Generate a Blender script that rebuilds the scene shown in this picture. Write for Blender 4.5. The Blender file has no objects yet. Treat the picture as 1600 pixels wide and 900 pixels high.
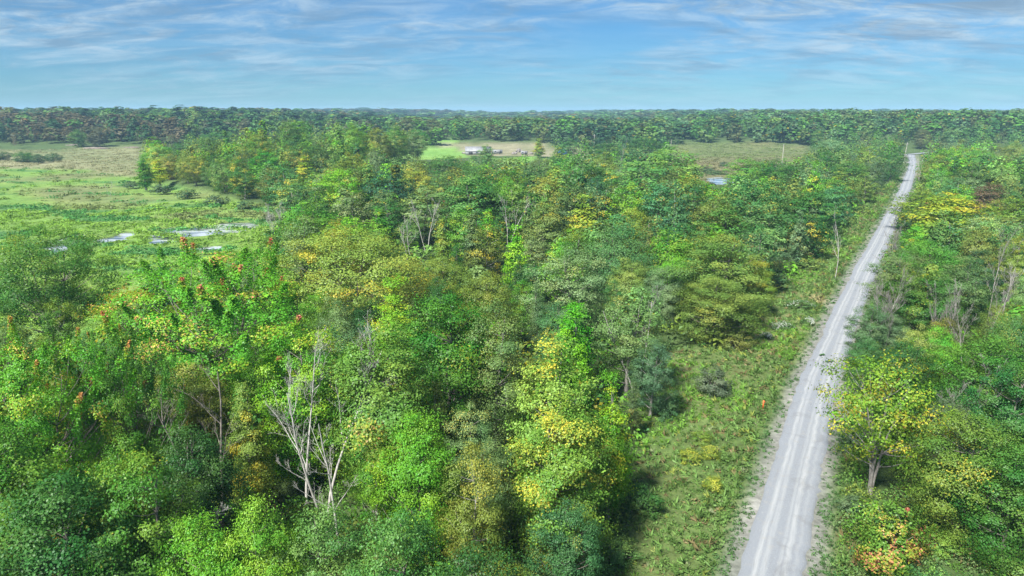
import bpy, math, random
import numpy as np

SC = bpy.context.scene
COL = SC.collection
RAD = math.radians

# ------------------------------------------------------------------ camera
CAM_H, PITCH, F, CX, CY = 36.0, 14.0, 1101.1, 800.0, 450.0
cam_data = bpy.data.cameras.new('camera')
cam_data.sensor_fit = 'HORIZONTAL'
cam_data.angle = 2 * math.atan(CX / F)
cam_data.clip_start, cam_data.clip_end = 0.5, 30000
cam = bpy.data.objects.new('camera', cam_data)
COL.objects.link(cam)
cam.location = (0, 0, CAM_H)
cam.rotation_euler = (RAD(90 - PITCH), 0, 0)
SC.camera = cam

# ------------------------------------------------------------------ world: Nishita sky under thin wind-drawn cirrus
SUN_EL, SUN_AZ = 50.0, 216.0          # azimuth clockwise from +Y: the sun stands behind the camera, over the marsh side
world = bpy.data.worlds.new('World')
SC.world = world
world.use_nodes = True
wn, wl = world.node_tree.nodes, world.node_tree.links
wn.clear()
def W(t, **kw):
    n = wn.new(t)
    for k, v in kw.items(): setattr(n, k, v)
    return n
sky = W('ShaderNodeTexSky', sky_type='NISHITA', sun_disc=False, sun_elevation=RAD(SUN_EL), sun_rotation=RAD(SUN_AZ), altitude=0, air_density=1.0, dust_density=0.15, ozone_density=5.0)
geo = W('ShaderNodeTexCoord')
sep = W('ShaderNodeSeparateXYZ')
wl.new(geo.outputs['Generated'], sep.inputs[0])
def wmath(op, a, b=None, clamp=False):
    n = W('ShaderNodeMath', operation=op, use_clamp=clamp)
    for i, v in enumerate((a, b)):
        if v is None: continue
        if isinstance(v, (int, float)): n.inputs[i].default_value = v
        else: wl.new(v, n.inputs[i])
    return n.outputs[0]
zc = wmath('ADD', wmath('MAXIMUM', sep.outputs[2], 0.0), 0.16)
comb = W('ShaderNodeCombineXYZ')
wl.new(wmath('DIVIDE', sep.outputs[0], zc), comb.inputs[0])
wl.new(wmath('DIVIDE', sep.outputs[1], zc), comb.inputs[1])
def wnoise(scale, loc, stretch, rot, detail, rough, dist):
    m = W('ShaderNodeMapping')
    m.inputs['Location'].default_value = loc
    m.inputs['Rotation'].default_value = (0, 0, RAD(rot))
    m.inputs['Scale'].default_value = stretch
    wl.new(comb.outputs[0], m.inputs[0])
    n = W('ShaderNodeTexNoise')
    n.inputs['Scale'].default_value = scale
    n.inputs['Detail'].default_value = detail
    n.inputs['Roughness'].default_value = rough
    n.inputs['Distortion'].default_value = dist
    wl.new(m.outputs[0], n.inputs['Vector'])
    return n.outputs[0]
def wrange(v, a, b, c=0.0, d=1.0):
    n = W('ShaderNodeMapRange', interpolation_type='SMOOTHSTEP')
    wl.new(v, n.inputs[0])
    for i, x in enumerate((a, b, c, d)): n.inputs[i + 1].default_value = x
    return n.outputs[0]
big = wrange(wnoise(0.42, (3.1, 5.2, 0), (1, 1, 1), 20, 3, 0.5, 0.4), 0.33, 0.56)
wisp = wrange(wnoise(3.4, (1.0, 4.0, 0), (0.75, 1.15, 1), 28, 10, 0.68, 0.7), 0.36, 0.64)
veil = wrange(wnoise(0.7, (5.0, 1.0, 0), (0.6, 1.2, 1), -8, 5, 0.55, 0.3), 0.30, 0.75)
cover = wmath('ADD', wmath('MULTIPLY', big, wmath('ADD', wmath('MULTIPLY', wisp, 0.78), 0.14)), wmath('MULTIPLY', veil, 0.16), True)
cover = wmath('MULTIPLY', cover, wrange(sep.outputs[2], 0.015, 0.11, 0.35, 1.0))
shade = wnoise(3.0, (8.0, 3.0, 0), (0.7, 1.4, 1), 20, 8, 0.65, 0.6)
ccol = W('ShaderNodeMix', data_type='RGBA')
wl.new(wrange(shade, 0.35, 0.65), ccol.inputs[0])
ccol.inputs[6].default_value = (2.0, 3.1, 4.3, 1)
ccol.inputs[7].default_value = (4.4, 5.7, 6.7, 1)
cmix = W('ShaderNodeMix', data_type='RGBA')
wl.new(cover, cmix.inputs[0])
skt = W('ShaderNodeMix', data_type='RGBA', blend_type='MULTIPLY')
skt.inputs[0].default_value = 1.0
wl.new(sky.outputs[0], skt.inputs[6])
skt.inputs[7].default_value = (0.33, 0.62, 0.84, 1)
wl.new(skt.outputs[2], cmix.inputs[6])
wl.new(ccol.outputs[2], cmix.inputs[7])
bg = W('ShaderNodeBackground')
bg.inputs[1].default_value = 0.050
wl.new(cmix.outputs[2], bg.inputs[0])
wo = W('ShaderNodeOutputWorld')
wl.new(bg.outputs[0], wo.inputs[0])

# ------------------------------------------------------------------ sun
sun_data = bpy.data.lights.new('sun', 'SUN')
sun_data.energy, sun_data.angle, sun_data.color = 4.8, RAD(6.0), (1.0, 0.95, 0.86)
sun = bpy.data.objects.new('sun', sun_data)
COL.objects.link(sun)
sun.location = (-60, -60, 120)
sun.rotation_euler = (RAD(90 - SUN_EL), 0, RAD(180 - SUN_AZ))

# ------------------------------------------------------------------ exposure and render settings
SC.view_settings.view_transform = 'Standard'
SC.view_settings.look = 'None'
SC.view_settings.exposure = 1.36
SC.view_settings.gamma = 1.0
SC.render.engine = 'CYCLES'
cy = SC.cycles
cy.max_bounces, cy.diffuse_bounces, cy.glossy_bounces, cy.transmission_bounces, cy.volume_bounces, cy.transparent_max_bounces = 4, 4, 1, 4, 0, 2
cy.use_denoising = True
cy.sample_clamp_indirect = 6.0

# ------------------------------------------------------------------ geometry of the place
P_S, P_C = math.sin(RAD(PITCH)), math.cos(RAD(PITCH))
def hash_noise(x, y, s):
    """smooth value made of a few sines, about -1..1 (numpy or float)"""
    return (np.sin(x / s * 1.3 + 1.7 * np.sin(y / s * 0.7 + 0.4)) + np.sin(y / s * 1.1 + 1.3 * np.sin(x / s * 0.9 + 2.1)) + np.sin((x + y) / s * 0.63 + 0.9)) / 3.0
def sstep(a, b, v):
    t = np.clip((v - a) / (b - a), 0, 1)
    return t * t * (3 - 2 * t)
def terrain(x, y):
    """height of the land: flat by the road and marsh, low wooded ridges far off"""
    x = np.asarray(x, float); y = np.asarray(y, float)
    z = 21 * sstep(560, 900, y) * sstep(-130, -420, x)
    z = z + 9 * sstep(640, 820, y) * (1 - sstep(-130, -420, x))
    z = z + 9 * sstep(420, 900, y) * sstep(190, 420, x)
    z = z + sstep(700, 1400, y) * (5 * hash_noise(x, y, 230) + 3 * hash_noise(x + 300, y, 90) - 1) + sstep(1500, 3200, y) * (11 + 7 * hash_noise(x + 900, y, 800))
    z = z + 13.0 * np.exp(-((x + 112) / 66) ** 2 - ((y - 425) / 78) ** 2)                 # the knoll behind the marsh
    z = z + 0.25 * hash_noise(x, y, 9.0) * sstep(20, 60, np.abs(x - 30) + 0 * y)
    return z
def at(px, py, up=0.0):
    """the point of the place seen at picture position (px, py) that lies `up` metres above the land"""
    a, b = (px - CX) / F, -(py - CY) / F
    d = (a, P_C + b * P_S, -P_S + b * P_C)
    zt = up
    for _ in range(12):
        if d[2] >= -1e-4: s = 900 / d[1]
        else: s = min((zt - CAM_H) / d[2], 3000 / d[1])
        X, Y = d[0] * s, d[1] * s
        zt = 0.5 * zt + 0.5 * (float(terrain(X, Y)) + up)
    return X, Y
def project(X, Y, Z):
    dz = Z - CAM_H
    zc_ = Y * P_C - dz * P_S
    yc_ = Y * P_S + dz * P_C
    return CX + F * X / zc_, CY - F * yc_ / zc_, zc_
def poly(pts): return np.array([at(*p) for p in pts])
def poly_sd(pts, x, y):
    """signed distance to a closed outline, positive inside"""
    d = np.full(x.shape, 1e9); inside = np.zeros(x.shape, bool)
    n = len(pts)
    for i in range(n):
        (x0, y0), (x1, y1) = pts[i], pts[(i + 1) % n]
        ex, ey = x1 - x0, y1 - y0
        t = np.clip(((x - x0) * ex + (y - y0) * ey) / (ex * ex + ey * ey + 1e-9), 0, 1)
        d = np.minimum(d, np.hypot(x - x0 - t * ex, y - y0 - t * ey))
        c = ((y0 > y) != (y1 > y)) & (x < ex * (y - y0) / (ey if abs(ey) > 1e-9 else 1e-9) + x0)
        inside ^= c
    return np.where(inside, d, -d)

ROAD_PX = [(1206, 900), (1251, 700), (1272, 620), (1294, 560), (1318, 500), (1347, 432), (1364, 398), (1388, 350), (1412, 302), (1425, 264), (1426, 252), (1424, 242)]
ROAD = [at(*p) for p in ROAD_PX]
d0 = (ROAD[0][0] - ROAD[1][0], ROAD[0][1] - ROAD[1][1])
ROAD = [(ROAD[0][0] + d0[0] * k, ROAD[0][1] + d0[1] * k) for k in (6, 3, 1)] + ROAD
def smooth_path(p, step):
    p = np.array(p, float)
    for _ in range(3):
        q = [p[0]]
        for a, b in zip(p[:-1], p[1:]): q += [0.75 * a + 0.25 * b, 0.25 * a + 0.75 * b]
        p = np.array(q + [p[-1]])
    s = np.r_[0, np.cumsum(np.hypot(*np.diff(p, axis=0).T))]
    t = np.arange(0, s[-1], step)
    return np.c_[np.interp(t, s, p[:, 0]), np.interp(t, s, p[:, 1])]
ROAD_PATH = smooth_path(ROAD, 0.8)
ROAD_W = 4.9
def road_dist(x, y):
    """sideways distance from the road's centre line, negative on the marsh side"""
    xs = np.interp(y, ROAD_PATH[:, 1], ROAD_PATH[:, 0])
    i = np.clip(np.searchsorted(ROAD_PATH[:, 1], y), 1, len(ROAD_PATH) - 1)
    dx = ROAD_PATH[i, 0] - ROAD_PATH[i - 1, 0]; dy = ROAD_PATH[i, 1] - ROAD_PATH[i - 1, 1]
    return (x - xs) * np.abs(dy) / np.hypot(dx, dy)
ROAD_END = ROAD_PATH[-1, 1]

MARSH = poly([(-500, 300), (-60, 262), (130, 263), (215, 276), (330, 300), (420, 322), (478, 330), (432, 352), (410, 392), (330, 436), (250, 500), (150, 590), (-300, 640)])
MEADOW = poly([(-400, 268), (-100, 236), (120, 232), (222, 231), (236, 262), (215, 276), (130, 264), (-60, 264)])
LAWN = [poly([(596, 236), (640, 230), (700, 229), (728, 236), (735, 246), (640, 250), (604, 246)]), poly([(600, 224), (640, 219.5), (720, 219.5), (700, 224)]), poly([(770, 248), (838, 244), (850, 250), (790, 256)])]
YARD = poly([(690, 226), (760, 221), (850, 226), (930, 236), (905, 246), (835, 244), (720, 243)])
WETLAND = poly([(1040, 228), (1090, 224), (1180, 223), (1255, 228), (1290, 243), (1262, 254), (1180, 262), (1110, 290), (1080, 282), (1052, 262)])
POND = poly([(1108, 278), (1122, 275), (1140, 279), (1141, 286), (1124, 288), (1110, 285)])
GLADE = poly([(1190, 960), (930, 960), (945, 880), (985, 760), (1005, 690), (1002, 640), (1042, 548), (1130, 542), (1188, 486), (1232, 436), (1290, 392), (1340, 336), (1380, 292), (1412, 292), (1340, 440), (1260, 650)])
THICKET = poly([(1262, 960), (1290, 720), (1330, 690), (1395, 745), (1480, 775), (1640, 790), (1800, 960)])
POOLS = [poly(q) for q in ([(233, 371), (250, 361), (275, 355), (310, 351), (350, 349), (396, 347), (400, 360), (352, 365), (312, 371), (276, 373), (258, 381), (246, 380)],
                           [(150, 375), (172, 368), (201, 361), (204, 367), (184, 374), (160, 378)], [(78, 384), (92, 374), (108, 378), (104, 392), (84, 395)],
                           [(98, 371), (120, 367), (122, 370), (102, 374)], [(322, 388), (338, 380), (352, 382), (345, 389)], [(440, 336), (470, 326), (492, 330), (470, 340)])]

# ------------------------------------------------------------------ materials
def new_mat(name):
    m = bpy.data.materials.new(name)
    m.use_nodes = True
    m.node_tree.nodes.clear()
    return m
class NT:
    def __init__(s, m): s.n, s.l = m.node_tree.nodes, m.node_tree.links
    def node(s, t, ins=None, **kw):
        n = s.n.new(t)
        for k, v in kw.items(): setattr(n, k, v)
        for k, v in (ins or {}).items():
            if hasattr(v, 'links') or isinstance(v, bpy.types.NodeSocket): s.l.new(v, n.inputs[k])
            else: n.inputs[k].default_value = v
        return n
    def attr(s, name, kind='GEOMETRY'): return s.node('ShaderNodeAttribute', attribute_name=name, attribute_type=kind)
    def math(s, op, a, b=0.0, clamp=False): return s.node('ShaderNodeMath', {0: a, 1: b}, operation=op, use_clamp=clamp).outputs[0]
    def mix(s, f, a, b, mode='MIX'): return s.node('ShaderNodeMix', {0: f, 6: a, 7: b}, data_type='RGBA', blend_type=mode).outputs[2]
    def rng(s, v, a, b, c=0.0, d=1.0): return s.node('ShaderNodeMapRange', {0: v, 1: a, 2: b, 3: c, 4: d}, interpolation_type='SMOOTHSTEP').outputs[0]
    def noise(s, scale, detail=4, rough=0.55, vec=None, dist=0.0):
        i = {'Scale': scale, 'Detail': detail, 'Roughness': rough, 'Distortion': dist}
        if vec is not None: i['Vector'] = vec
        return s.node('ShaderNodeTexNoise', i).outputs[0]
    def pos(s): return s.node('ShaderNodeNewGeometry').outputs['Position']
    def out(s, sh): s.node('ShaderNodeOutputMaterial', {0: sh})
def rgba(c): return (c[0], c[1], c[2], 1.0)

def leaf_shader(t, col, trans=0.30, gloss=0.012):
    """thin leaf: diffuse, light through it, a waxy sheen"""
    d = t.node('ShaderNodeBsdfDiffuse', {0: col}).outputs[0]
    tcol = t.mix(1.0, col, (1.30, 1.2, 0.6, 1), 'MULTIPLY')
    tr = t.node('ShaderNodeBsdfTranslucent', {0: tcol}).outputs[0]
    m = t.node('ShaderNodeMixShader', {0: trans, 1: d, 2: tr}).outputs[0]
    g = t.node('ShaderNodeBsdfGlossy', {0: (0.9, 0.95, 1, 1), 1: 0.45}).outputs[0]
    return t.node('ShaderNodeMixShader', {0: gloss, 1: m, 2: g}).outputs[0]
def leaf_colour(t, base, autumn, amount):
    v = t.attr('v').outputs['Fac']; tip = t.attr('tip').outputs['Fac']
    f = t.rng(tip, t.math('SUBTRACT', 0.90, amount), t.math('SUBTRACT', 1.20, amount))
    half = t.mix(0.45, base, (0.36, 0.34, 0.03, 1))
    c = t.mix(t.rng(f, 0.0, 0.5), base, half)
    c = t.mix(t.rng(f, 0.35, 1.0), c, autumn)
    br = t.rng(v, 0, 1, 0.80, 1.75)
    c = t.mix(1.0, c, t.node('ShaderNodeCombineXYZ', {0: br, 1: br, 2: br}).outputs[0], 'MULTIPLY')
    hs = t.node('ShaderNodeHueSaturation', {0: t.rng(tip, 0, 1, 0.525, 0.470), 1: 1.0, 2: 1.0, 4: c})
    return hs.outputs[0]
M = {}
M['leaf'] = new_mat('leaf')                       # crowns: colour and autumn tint come from the tree
t = NT(M['leaf']); oi = t.node('ShaderNodeObjectInfo')
t.out(leaf_shader(t, leaf_colour(t, oi.outputs['Color'], t.attr('autumn', 'OBJECT').outputs['Color'], oi.outputs['Alpha'])))
M['mass_leaf'] = new_mat('mass_leaf')             # the far wood, undergrowth and herbs: colour stored with each plant
t = NT(M['mass_leaf']); ta = t.attr('tint')
br = t.rng(t.attr('v').outputs['Fac'], 0, 1, 0.82, 1.55)
t.out(leaf_shader(t, t.mix(1.0, ta.outputs['Color'], t.node('ShaderNodeCombineXYZ', {0: br, 1: br, 2: br}).outputs[0], 'MULTIPLY'), 0.28, 0.006))

def bark_mat(name, a, b, scale=6.0):
    m = new_mat(name); t = NT(m)
    mp = t.node('ShaderNodeMapping', {0: t.node('ShaderNodeTexCoord').outputs['Object'], 3: (1, 1, 0.22)}).outputs[0]
    n = t.noise(scale, 6, 0.65, mp)
    c = t.mix(t.rng(n, 0.35, 0.65), rgba(a), rgba(b))
    bp = t.node('ShaderNodeBump', {'Strength': 0.7, 'Distance': 0.04, 'Height': n}).outputs[0]
    t.out(t.node('ShaderNodeBsdfPrincipled', {'Base Color': c, 'Roughness': 0.9, 'Normal': bp}).outputs[0])
    return m
M['bark'] = bark_mat('bark', (0.075, 0.065, 0.055), (0.21, 0.19, 0.17))
M['pale_bark'] = bark_mat('pale_bark', (0.13, 0.12, 0.11), (0.29, 0.275, 0.26), 4)
M['dead_wood'] = bark_mat('dead_wood', (0.24, 0.23, 0.22), (0.48, 0.47, 0.45), 5)
def plain(name, c, rough=0.7, var=0.25, scale=3.0, metal=0.0):
    m = new_mat(name); t = NT(m)
    n = t.noise(scale, 5, 0.6, t.node('ShaderNodeTexCoord').outputs['Object'])
    c2 = tuple(min(1, v * (1 - var)) for v in c)
    t.out(t.node('ShaderNodeBsdfPrincipled', {'Base Color': t.mix(t.rng(n, 0.35, 0.65), rgba(c2), rgba(c)), 'Roughness': rough, 'Metallic': metal}).outputs[0])
    return m

# ------------------------------------------------------------------ mesh helpers
def build_mesh(name, verts, quads, mat, attrs=None, smooth=False):
    verts = np.asarray(verts, np.float32).reshape(-1, 3); quads = np.asarray(quads, np.int32).reshape(-1, 4)
    me = bpy.data.meshes.new(name)
    me.vertices.add(len(verts)); me.vertices.foreach_set('co', verts.ravel())
    me.loops.add(quads.size); me.loops.foreach_set('vertex_index', quads.ravel())
    me.polygons.add(len(quads)); me.polygons.foreach_set('loop_start', np.arange(0, quads.size, 4, dtype=np.int32))
    if smooth: me.polygons.foreach_set('use_smooth', np.ones(len(quads), bool))
    me.update(calc_edges=True)
    for k, (dom, typ, data) in (attrs or {}).items():
        a = me.attributes.new(k, typ, dom)
        a.data.foreach_set('color' if 'COLOR' in typ else 'value', np.asarray(data, np.float32).ravel())
    me.materials.append(M[mat] if isinstance(mat, str) else mat)
    return me
def link(name, data, parent=None, loc=None):
    o = bpy.data.objects.new(name, data)
    COL.objects.link(o)
    if parent: o.parent = parent
    if loc is not None: o.location = loc
    return o
def tag(o, label=None, cat=None, group=None, kind=None):
    for k, v in (('label', label), ('category', cat), ('group', group), ('kind', kind)):
        if v: o[k] = v
    return o
def tube(path, radii, sides=6):
    """open tapered tube along a path"""
    path = np.asarray(path, float); n = len(path)
    d = np.gradient(path, axis=0); d /= np.linalg.norm(d, axis=1)[:, None] + 1e-9
    ref = np.where(np.abs(d[:, 2:3]) > 0.9, np.array([[1.0, 0, 0]]), np.array([[0, 0, 1.0]]))
    u = np.cross(d, ref); u /= np.linalg.norm(u, axis=1)[:, None] + 1e-9
    w = np.cross(d, u)
    a = np.arange(sides) * 2 * math.pi / sides
    ring = u[:, None, :] * np.cos(a)[None, :, None] + w[:, None, :] * np.sin(a)[None, :, None]
    v = path[:, None, :] + ring * np.asarray(radii, float)[:, None, None]
    i = np.arange(n - 1)[:, None] * sides; j = np.arange(sides)[None, :]; k = (j + 1) % sides
    q = np.stack([i + j, i + k, i + k + sides, i + j + sides], -1).reshape(-1, 4)
    return v.reshape(-1, 3), q
def join(parts):
    vs, qs, o = [], [], 0
    for v, q in parts:
        vs.append(v); qs.append(np.asarray(q) + o); o += len(v)
    return np.concatenate(vs), np.concatenate(qs)
def box(c, s, rz=0.0):
    x, y, z = (k / 2 for k in s)
    v = np.array([(-x, -y, -z), (x, -y, -z), (x, y, -z), (-x, y, -z), (-x, -y, z), (x, -y, z), (x, y, z), (-x, y, z)], float)
    ca, sa = math.cos(rz), math.sin(rz)
    v = np.c_[v[:, 0] * ca - v[:, 1] * sa, v[:, 0] * sa + v[:, 1] * ca, v[:, 2]] + np.array(c, float)
    return v, np.array([(0, 3, 2, 1), (4, 5, 6, 7), (0, 1, 5, 4), (1, 2, 6, 5), (2, 3, 7, 6), (3, 0, 4, 7)])
def unit(a): return a / (np.linalg.norm(a, axis=-1, keepdims=True) + 1e-9)
def leaf_quads(P, N, L, Wd, rng, droop=0.25, axis=None):
    """one folded kite per leaf"""
    n = len(P)
    L = np.broadcast_to(np.asarray(L, float), (n,))[:, None] * rng.uniform(0.7, 1.3, (n, 1)); Wd = L * Wd
    r = rng.normal(size=(n, 3)) if axis is None else axis + 0.35 * rng.normal(size=(n, 3))
    tng = unit(r - N * np.sum(r * N, 1, keepdims=True)); tng = unit(tng - np.array([0, 0, droop])); b = unit(np.cross(N, tng))
    q = np.stack([P - tng * L * 0.5, P + b * Wd * 0.5 + N * L * 0.10 - tng * L * 0.05, P + tng * L * 0.5 - N * L * 0.08, P - b * Wd * 0.5 + N * L * 0.10 - tng * L * 0.05], 1)
    return q

# ------------------------------------------------------------------ tree forms
def env(form, t):
    """crown radius (0..1) at height t (0..1) of the crown"""
    if form == 'dome': return np.sqrt(np.clip(1 - np.clip((t - 0.25) / 0.75, -0.9, 1) ** 2, 0, 1)) * (0.75 + 0.25 * sstep(0, 0.25, t))
    if form == 'column': return (np.clip(1 - t, 0, 1) ** 0.55) * (0.55 + 0.45 * sstep(0, 0.35, t))
    if form == 'cone': return np.clip(1 - t, 0, 1) ** 0.85 * 0.95 + 0.05
    if form == 'vase': return (0.45 + 0.6 * sstep(0, 0.6, t)) * np.sqrt(np.clip(1 - np.clip((t - 0.55) / 0.45, 0, 1) ** 2.4, 0, 1))
    if form == 'airy': return np.sqrt(np.clip(1 - (2 * t - 0.9) ** 2 / 1.25, 0, 1))
    return np.sqrt(np.clip(1 - (2 * t - 0.95) ** 2 / 1.12, 0, 1))
FORM = {  # H, W, crown base, clumps, clump size, leaves, leaf length, leaf width ratio, stems
    'round':  dict(H=16, W=9.0, cb=0.08, K=74, cs=1.4, n=35000, L=0.185, r=0.66, stems=1),
    'dome':   dict(H=15, W=11., cb=0.12, K=90, cs=1.5, n=32000, L=0.21, r=0.50, stems=1),
    'airy':   dict(H=17, W=7.5, cb=0.20, K=50, cs=1.25, n=21000, L=0.18, r=0.70, stems=1),
    'column': dict(H=14, W=5.0, cb=0.14, K=44, cs=1.05, n=19000, L=0.19, r=0.55, stems=1),
    'cone':   dict(H=17, W=6.5, cb=0.08, K=80, cs=0.95, n=13000, L=0.26, r=0.25, stems=1),
    'vase':   dict(H=17, W=13., cb=0.25, K=100, cs=1.3, n=34000, L=0.185, r=0.64, stems=2),
    'birch':  dict(H=14, W=10., cb=0.30, K=60, cs=1.2, n=9500, L=0.21, r=0.70, stems=4),
    'plume':  dict(H=20, W=16., cb=0.18, K=170, cs=1.35, n=62000, L=0.185, r=0.68, stems=2),
    'bush':   dict(H=4.0, W=4.5, cb=0.02, K=26, cs=0.75, n=4200, L=0.20, r=0.6, stems=4),
    'sapling': dict(H=6.0, W=6.0, cb=0.06, K=46, cs=0.75, n=8500, L=0.20, r=0.68, stems=2),
}
def tree_form(kind, seed, lod=0):
    """-> (trunk verts, quads), crown leaf quads, v, tip"""
    f = FORM[kind]; rng = np.random.default_rng(seed * 131 + sum(map(ord, kind)))
    H, Wd, cb = f['H'], f['W'], f['cb']
    envk = {'birch': 'vase', 'plume': 'vase', 'bush': 'dome', 'sapling': 'column'}.get(kind, kind)
    K = f['K']
    # clump centres by best candidate, mostly near the outline
    ph = rng.uniform(0, 6.28, 6)
    def cand(m):
        tt = rng.beta(1.25, 1.05, m); a = rng.uniform(0, 2 * math.pi, m)
        rr = np.where(rng.random(m) < 0.72, rng.uniform(0.72, 1.0, m), np.sqrt(rng.uniform(0.02, 0.6, m)))
        lump = 1 + 0.20 * np.sin(2 * a + ph[0] + 3 * tt) + 0.16 * np.sin(3 * a + ph[1] - 5 * tt) + 0.10 * np.sin(5 * a + ph[2] + 7 * tt)
        R = env(envk, tt) * Wd / 2 * rr * lump - f['cs'] * 0.45
        R = np.maximum(R, 0)
        z = H * (cb + (1 - cb) * tt) - f['cs'] * 0.5
        return np.c_[R * np.cos(a), R * np.sin(a), z]
    C = cand(1)
    pool = cand(K * 14)
    dmin = np.full(len(pool), 1e9)
    for _ in range(K - 1):
        dmin = np.minimum(dmin, np.linalg.norm((pool - C[-1]) * (1, 1, 1.25), axis=1))
        sub = rng.choice(len(pool), 60, replace=False)
        C = np.vstack([C, pool[sub[np.argmax(dmin[sub])]]])
    cs = f['cs'] * rng.uniform(0.65, 1.3, K)
    n = f['n'] if lod == 0 else f['n'] // 4
    L = f['L'] if lod == 0 else f['L'] * 1.9
    share = cs ** 2 / np.sum(cs ** 2)
    idx = rng.choice(K, n, p=share)
    D = unit(rng.normal(size=(n, 3)) + np.array([0, 0, 0.35]))
    ctr = np.array([0, 0, H * (cb + (1 - cb) * 0.45)])
    out = unit(C - ctr)
    rad = rng.uniform(0.25, 1.0, n) ** 0.42
    shoot = kind in ('plume', 'sapling')
    up_shoot = shoot & (rng.random(K) < 0.36) & (C[:, 2] > H * 0.45)
    flat = 0.8 if kind in ('round', 'vase', 'birch', 'dome', 'plume') else 0.85
    P = C[idx] + D * (cs[idx] * rad)[:, None] * np.array([1.12, 1.12, flat])
    # sprays: every clump breaks into a few twigs so that its outline is ragged
    tw = rng.integers(0, 7, n)
    twd = unit(rng.normal(size=(K, 7, 3)) * np.array([1, 1, 0.7]) + np.array([0, 0, 0.2]) + 0.5 * out[:, None, :])
    spray = rng.random(n) < (0.62 if kind != 'cone' else 0.5)
    S = C[idx] + twd[idx, tw] * (cs[idx] * rng.uniform(0.15, 1.30, n))[:, None] * np.array([1.0, 1.0, 0.85]) + rng.normal(size=(n, 3)) * (cs[idx] * 0.23)[:, None] * np.array([1.15, 1.15, 0.6])
    P = np.where(spray[:, None], S, C[idx] + (P - C[idx]) * 0.8)
    D = unit(P - C[idx] + np.array([0, 0, 0.15]))
    ctip = rng.random(K)
    tip = np.clip(0.70 * ctip[idx] + 0.30 * rng.random(n), 0, 1)
    N = unit(0.80 * D + 0.70 * out[idx] + np.array([0, 0, 0.30]) + 0.26 * rng.normal(size=(n, 3)))
    if shoot:
        m = up_shoot[idx]; s = rng.random(n) ** 0.8
        ax = unit(out[:, :] * np.array([0.55, 0.55, 0.2]) + np.array([0, 0, 1.0]) + 0.16 * rng.normal(size=(K, 3)))
        ln = (cs * rng.uniform(1.5, 2.6, K))[idx]
        sp = C[idx] - np.array([0, 0, 0.5]) + ax[idx] * (s * ln)[:, None] + unit(rng.normal(size=(n, 3))) * (cs[idx] * (0.55 * (1 - s) + 0.13) * rng.random(n) ** 0.5)[:, None]
        P = np.where(m[:, None], sp, P)
        hot = ctip > 0.55
        tip = np.where(m, np.clip(np.where(hot[idx], 0.20 + (0.45 + 0.30 * ctip[idx]) * s ** 1.4, 0.45 * s) + rng.uniform(-0.24, 0.14, n), 0, 1), tip * 0.75)
    quads = leaf_quads(P, N, L, f['r'], rng, 0.30)
    v = np.clip(0.45 + 0.30 * (ctip[idx] - 0.5) + 0.15 * rng.normal(size=n), 0, 1)
    # wood
    parts = []
    st = f['stems']
    tops = []
    sides = 7 if lod == 0 else 5
    R0 = 0.013 * H + 0.035
    for k in range(st):
        a = k * 2 * math.pi / st + rng.uniform(0, 1); sp = 0 if st == 1 else Wd * 0.22
        z = np.linspace(0, 1, 9)
        wob = np.cumsum(rng.normal(0, 0.012 * H, (9, 2)), axis=0) * z[:, None]
        path = np.c_[sp * np.cos(a) * z ** 1.3 + wob[:, 0], sp * np.sin(a) * z ** 1.3 + wob[:, 1], H * (0.90 if st == 1 else 0.84) * z - 0.3 * (z == 0)]
        path[0, 2] = -0.4
        r = R0 * (1 if st == 1 else 0.66) * (1 - 0.86 * z) ; r[0] *= 1.5
        parts.append(tube(path, r, sides)); tops.append((path, r))
    order = rng.permutation(K)[: int(K * (0.8 if lod == 0 else 0.35))]
    for j in order:
        path, r = tops[int(np.argmin([np.linalg.norm(C[j, :2] - pp[5, :2]) for pp, _ in tops]))]
        hz = np.clip(C[j, 2] - np.linalg.norm(C[j, :2]) * rng.uniform(0.5, 0.95), 0.12 * H, 0.82 * H)
        i = int(np.argmin(np.abs(path[:, 2] - hz))); i = max(1, i)
        p0 = path[i]; p2 = C[j]
        p1 = (p0 + p2) / 2 + np.array([0, 0, -0.10]) * np.linalg.norm(p2 - p0) + rng.normal(0, 0.2, 3) * np.linalg.norm(p2 - p0) * 0.3
        s = np.linspace(0, 1, 5)[:, None]
        br_ = (1 - s) ** 2 * p0 + 2 * s * (1 - s) * p1 + s * s * p2
        parts.append(tube(br_, np.linspace(min(r[i] * 0.62, 0.012 * np.linalg.norm(p2 - p0) + 0.03), 0.012, 5), 5 if lod == 0 else 4))
    return join(parts), quads, v, tip
def crown_mesh(name, quads, v, tip, mat='leaf'):
    n = len(quads)
    return build_mesh(name, quads.reshape(-1, 3), np.arange(n * 4).reshape(-1, 4), mat, {'v': ('FACE', 'FLOAT', v), 'tip': ('FACE', 'FLOAT', tip)})
LIB = {}
def library(kind, variant, lod):
    key = (kind, variant, lod)
    if key not in LIB:
        wood, q, v, tip = tree_form(kind, variant + 1, lod)
        bark = 'pale_bark' if kind in ('airy', 'birch', 'column') else 'bark'
        LIB[key] = (build_mesh('trunk', wood[0], wood[1], bark, smooth=True), crown_mesh('crown', q, v, tip))
    return LIB[key]
NVAR = {'plume': 1, 'round': 3, 'airy': 3, 'dome': 2, 'column': 2, 'cone': 2, 'vase': 2, 'birch': 2, 'bush': 3, 'sapling': 2}
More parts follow.
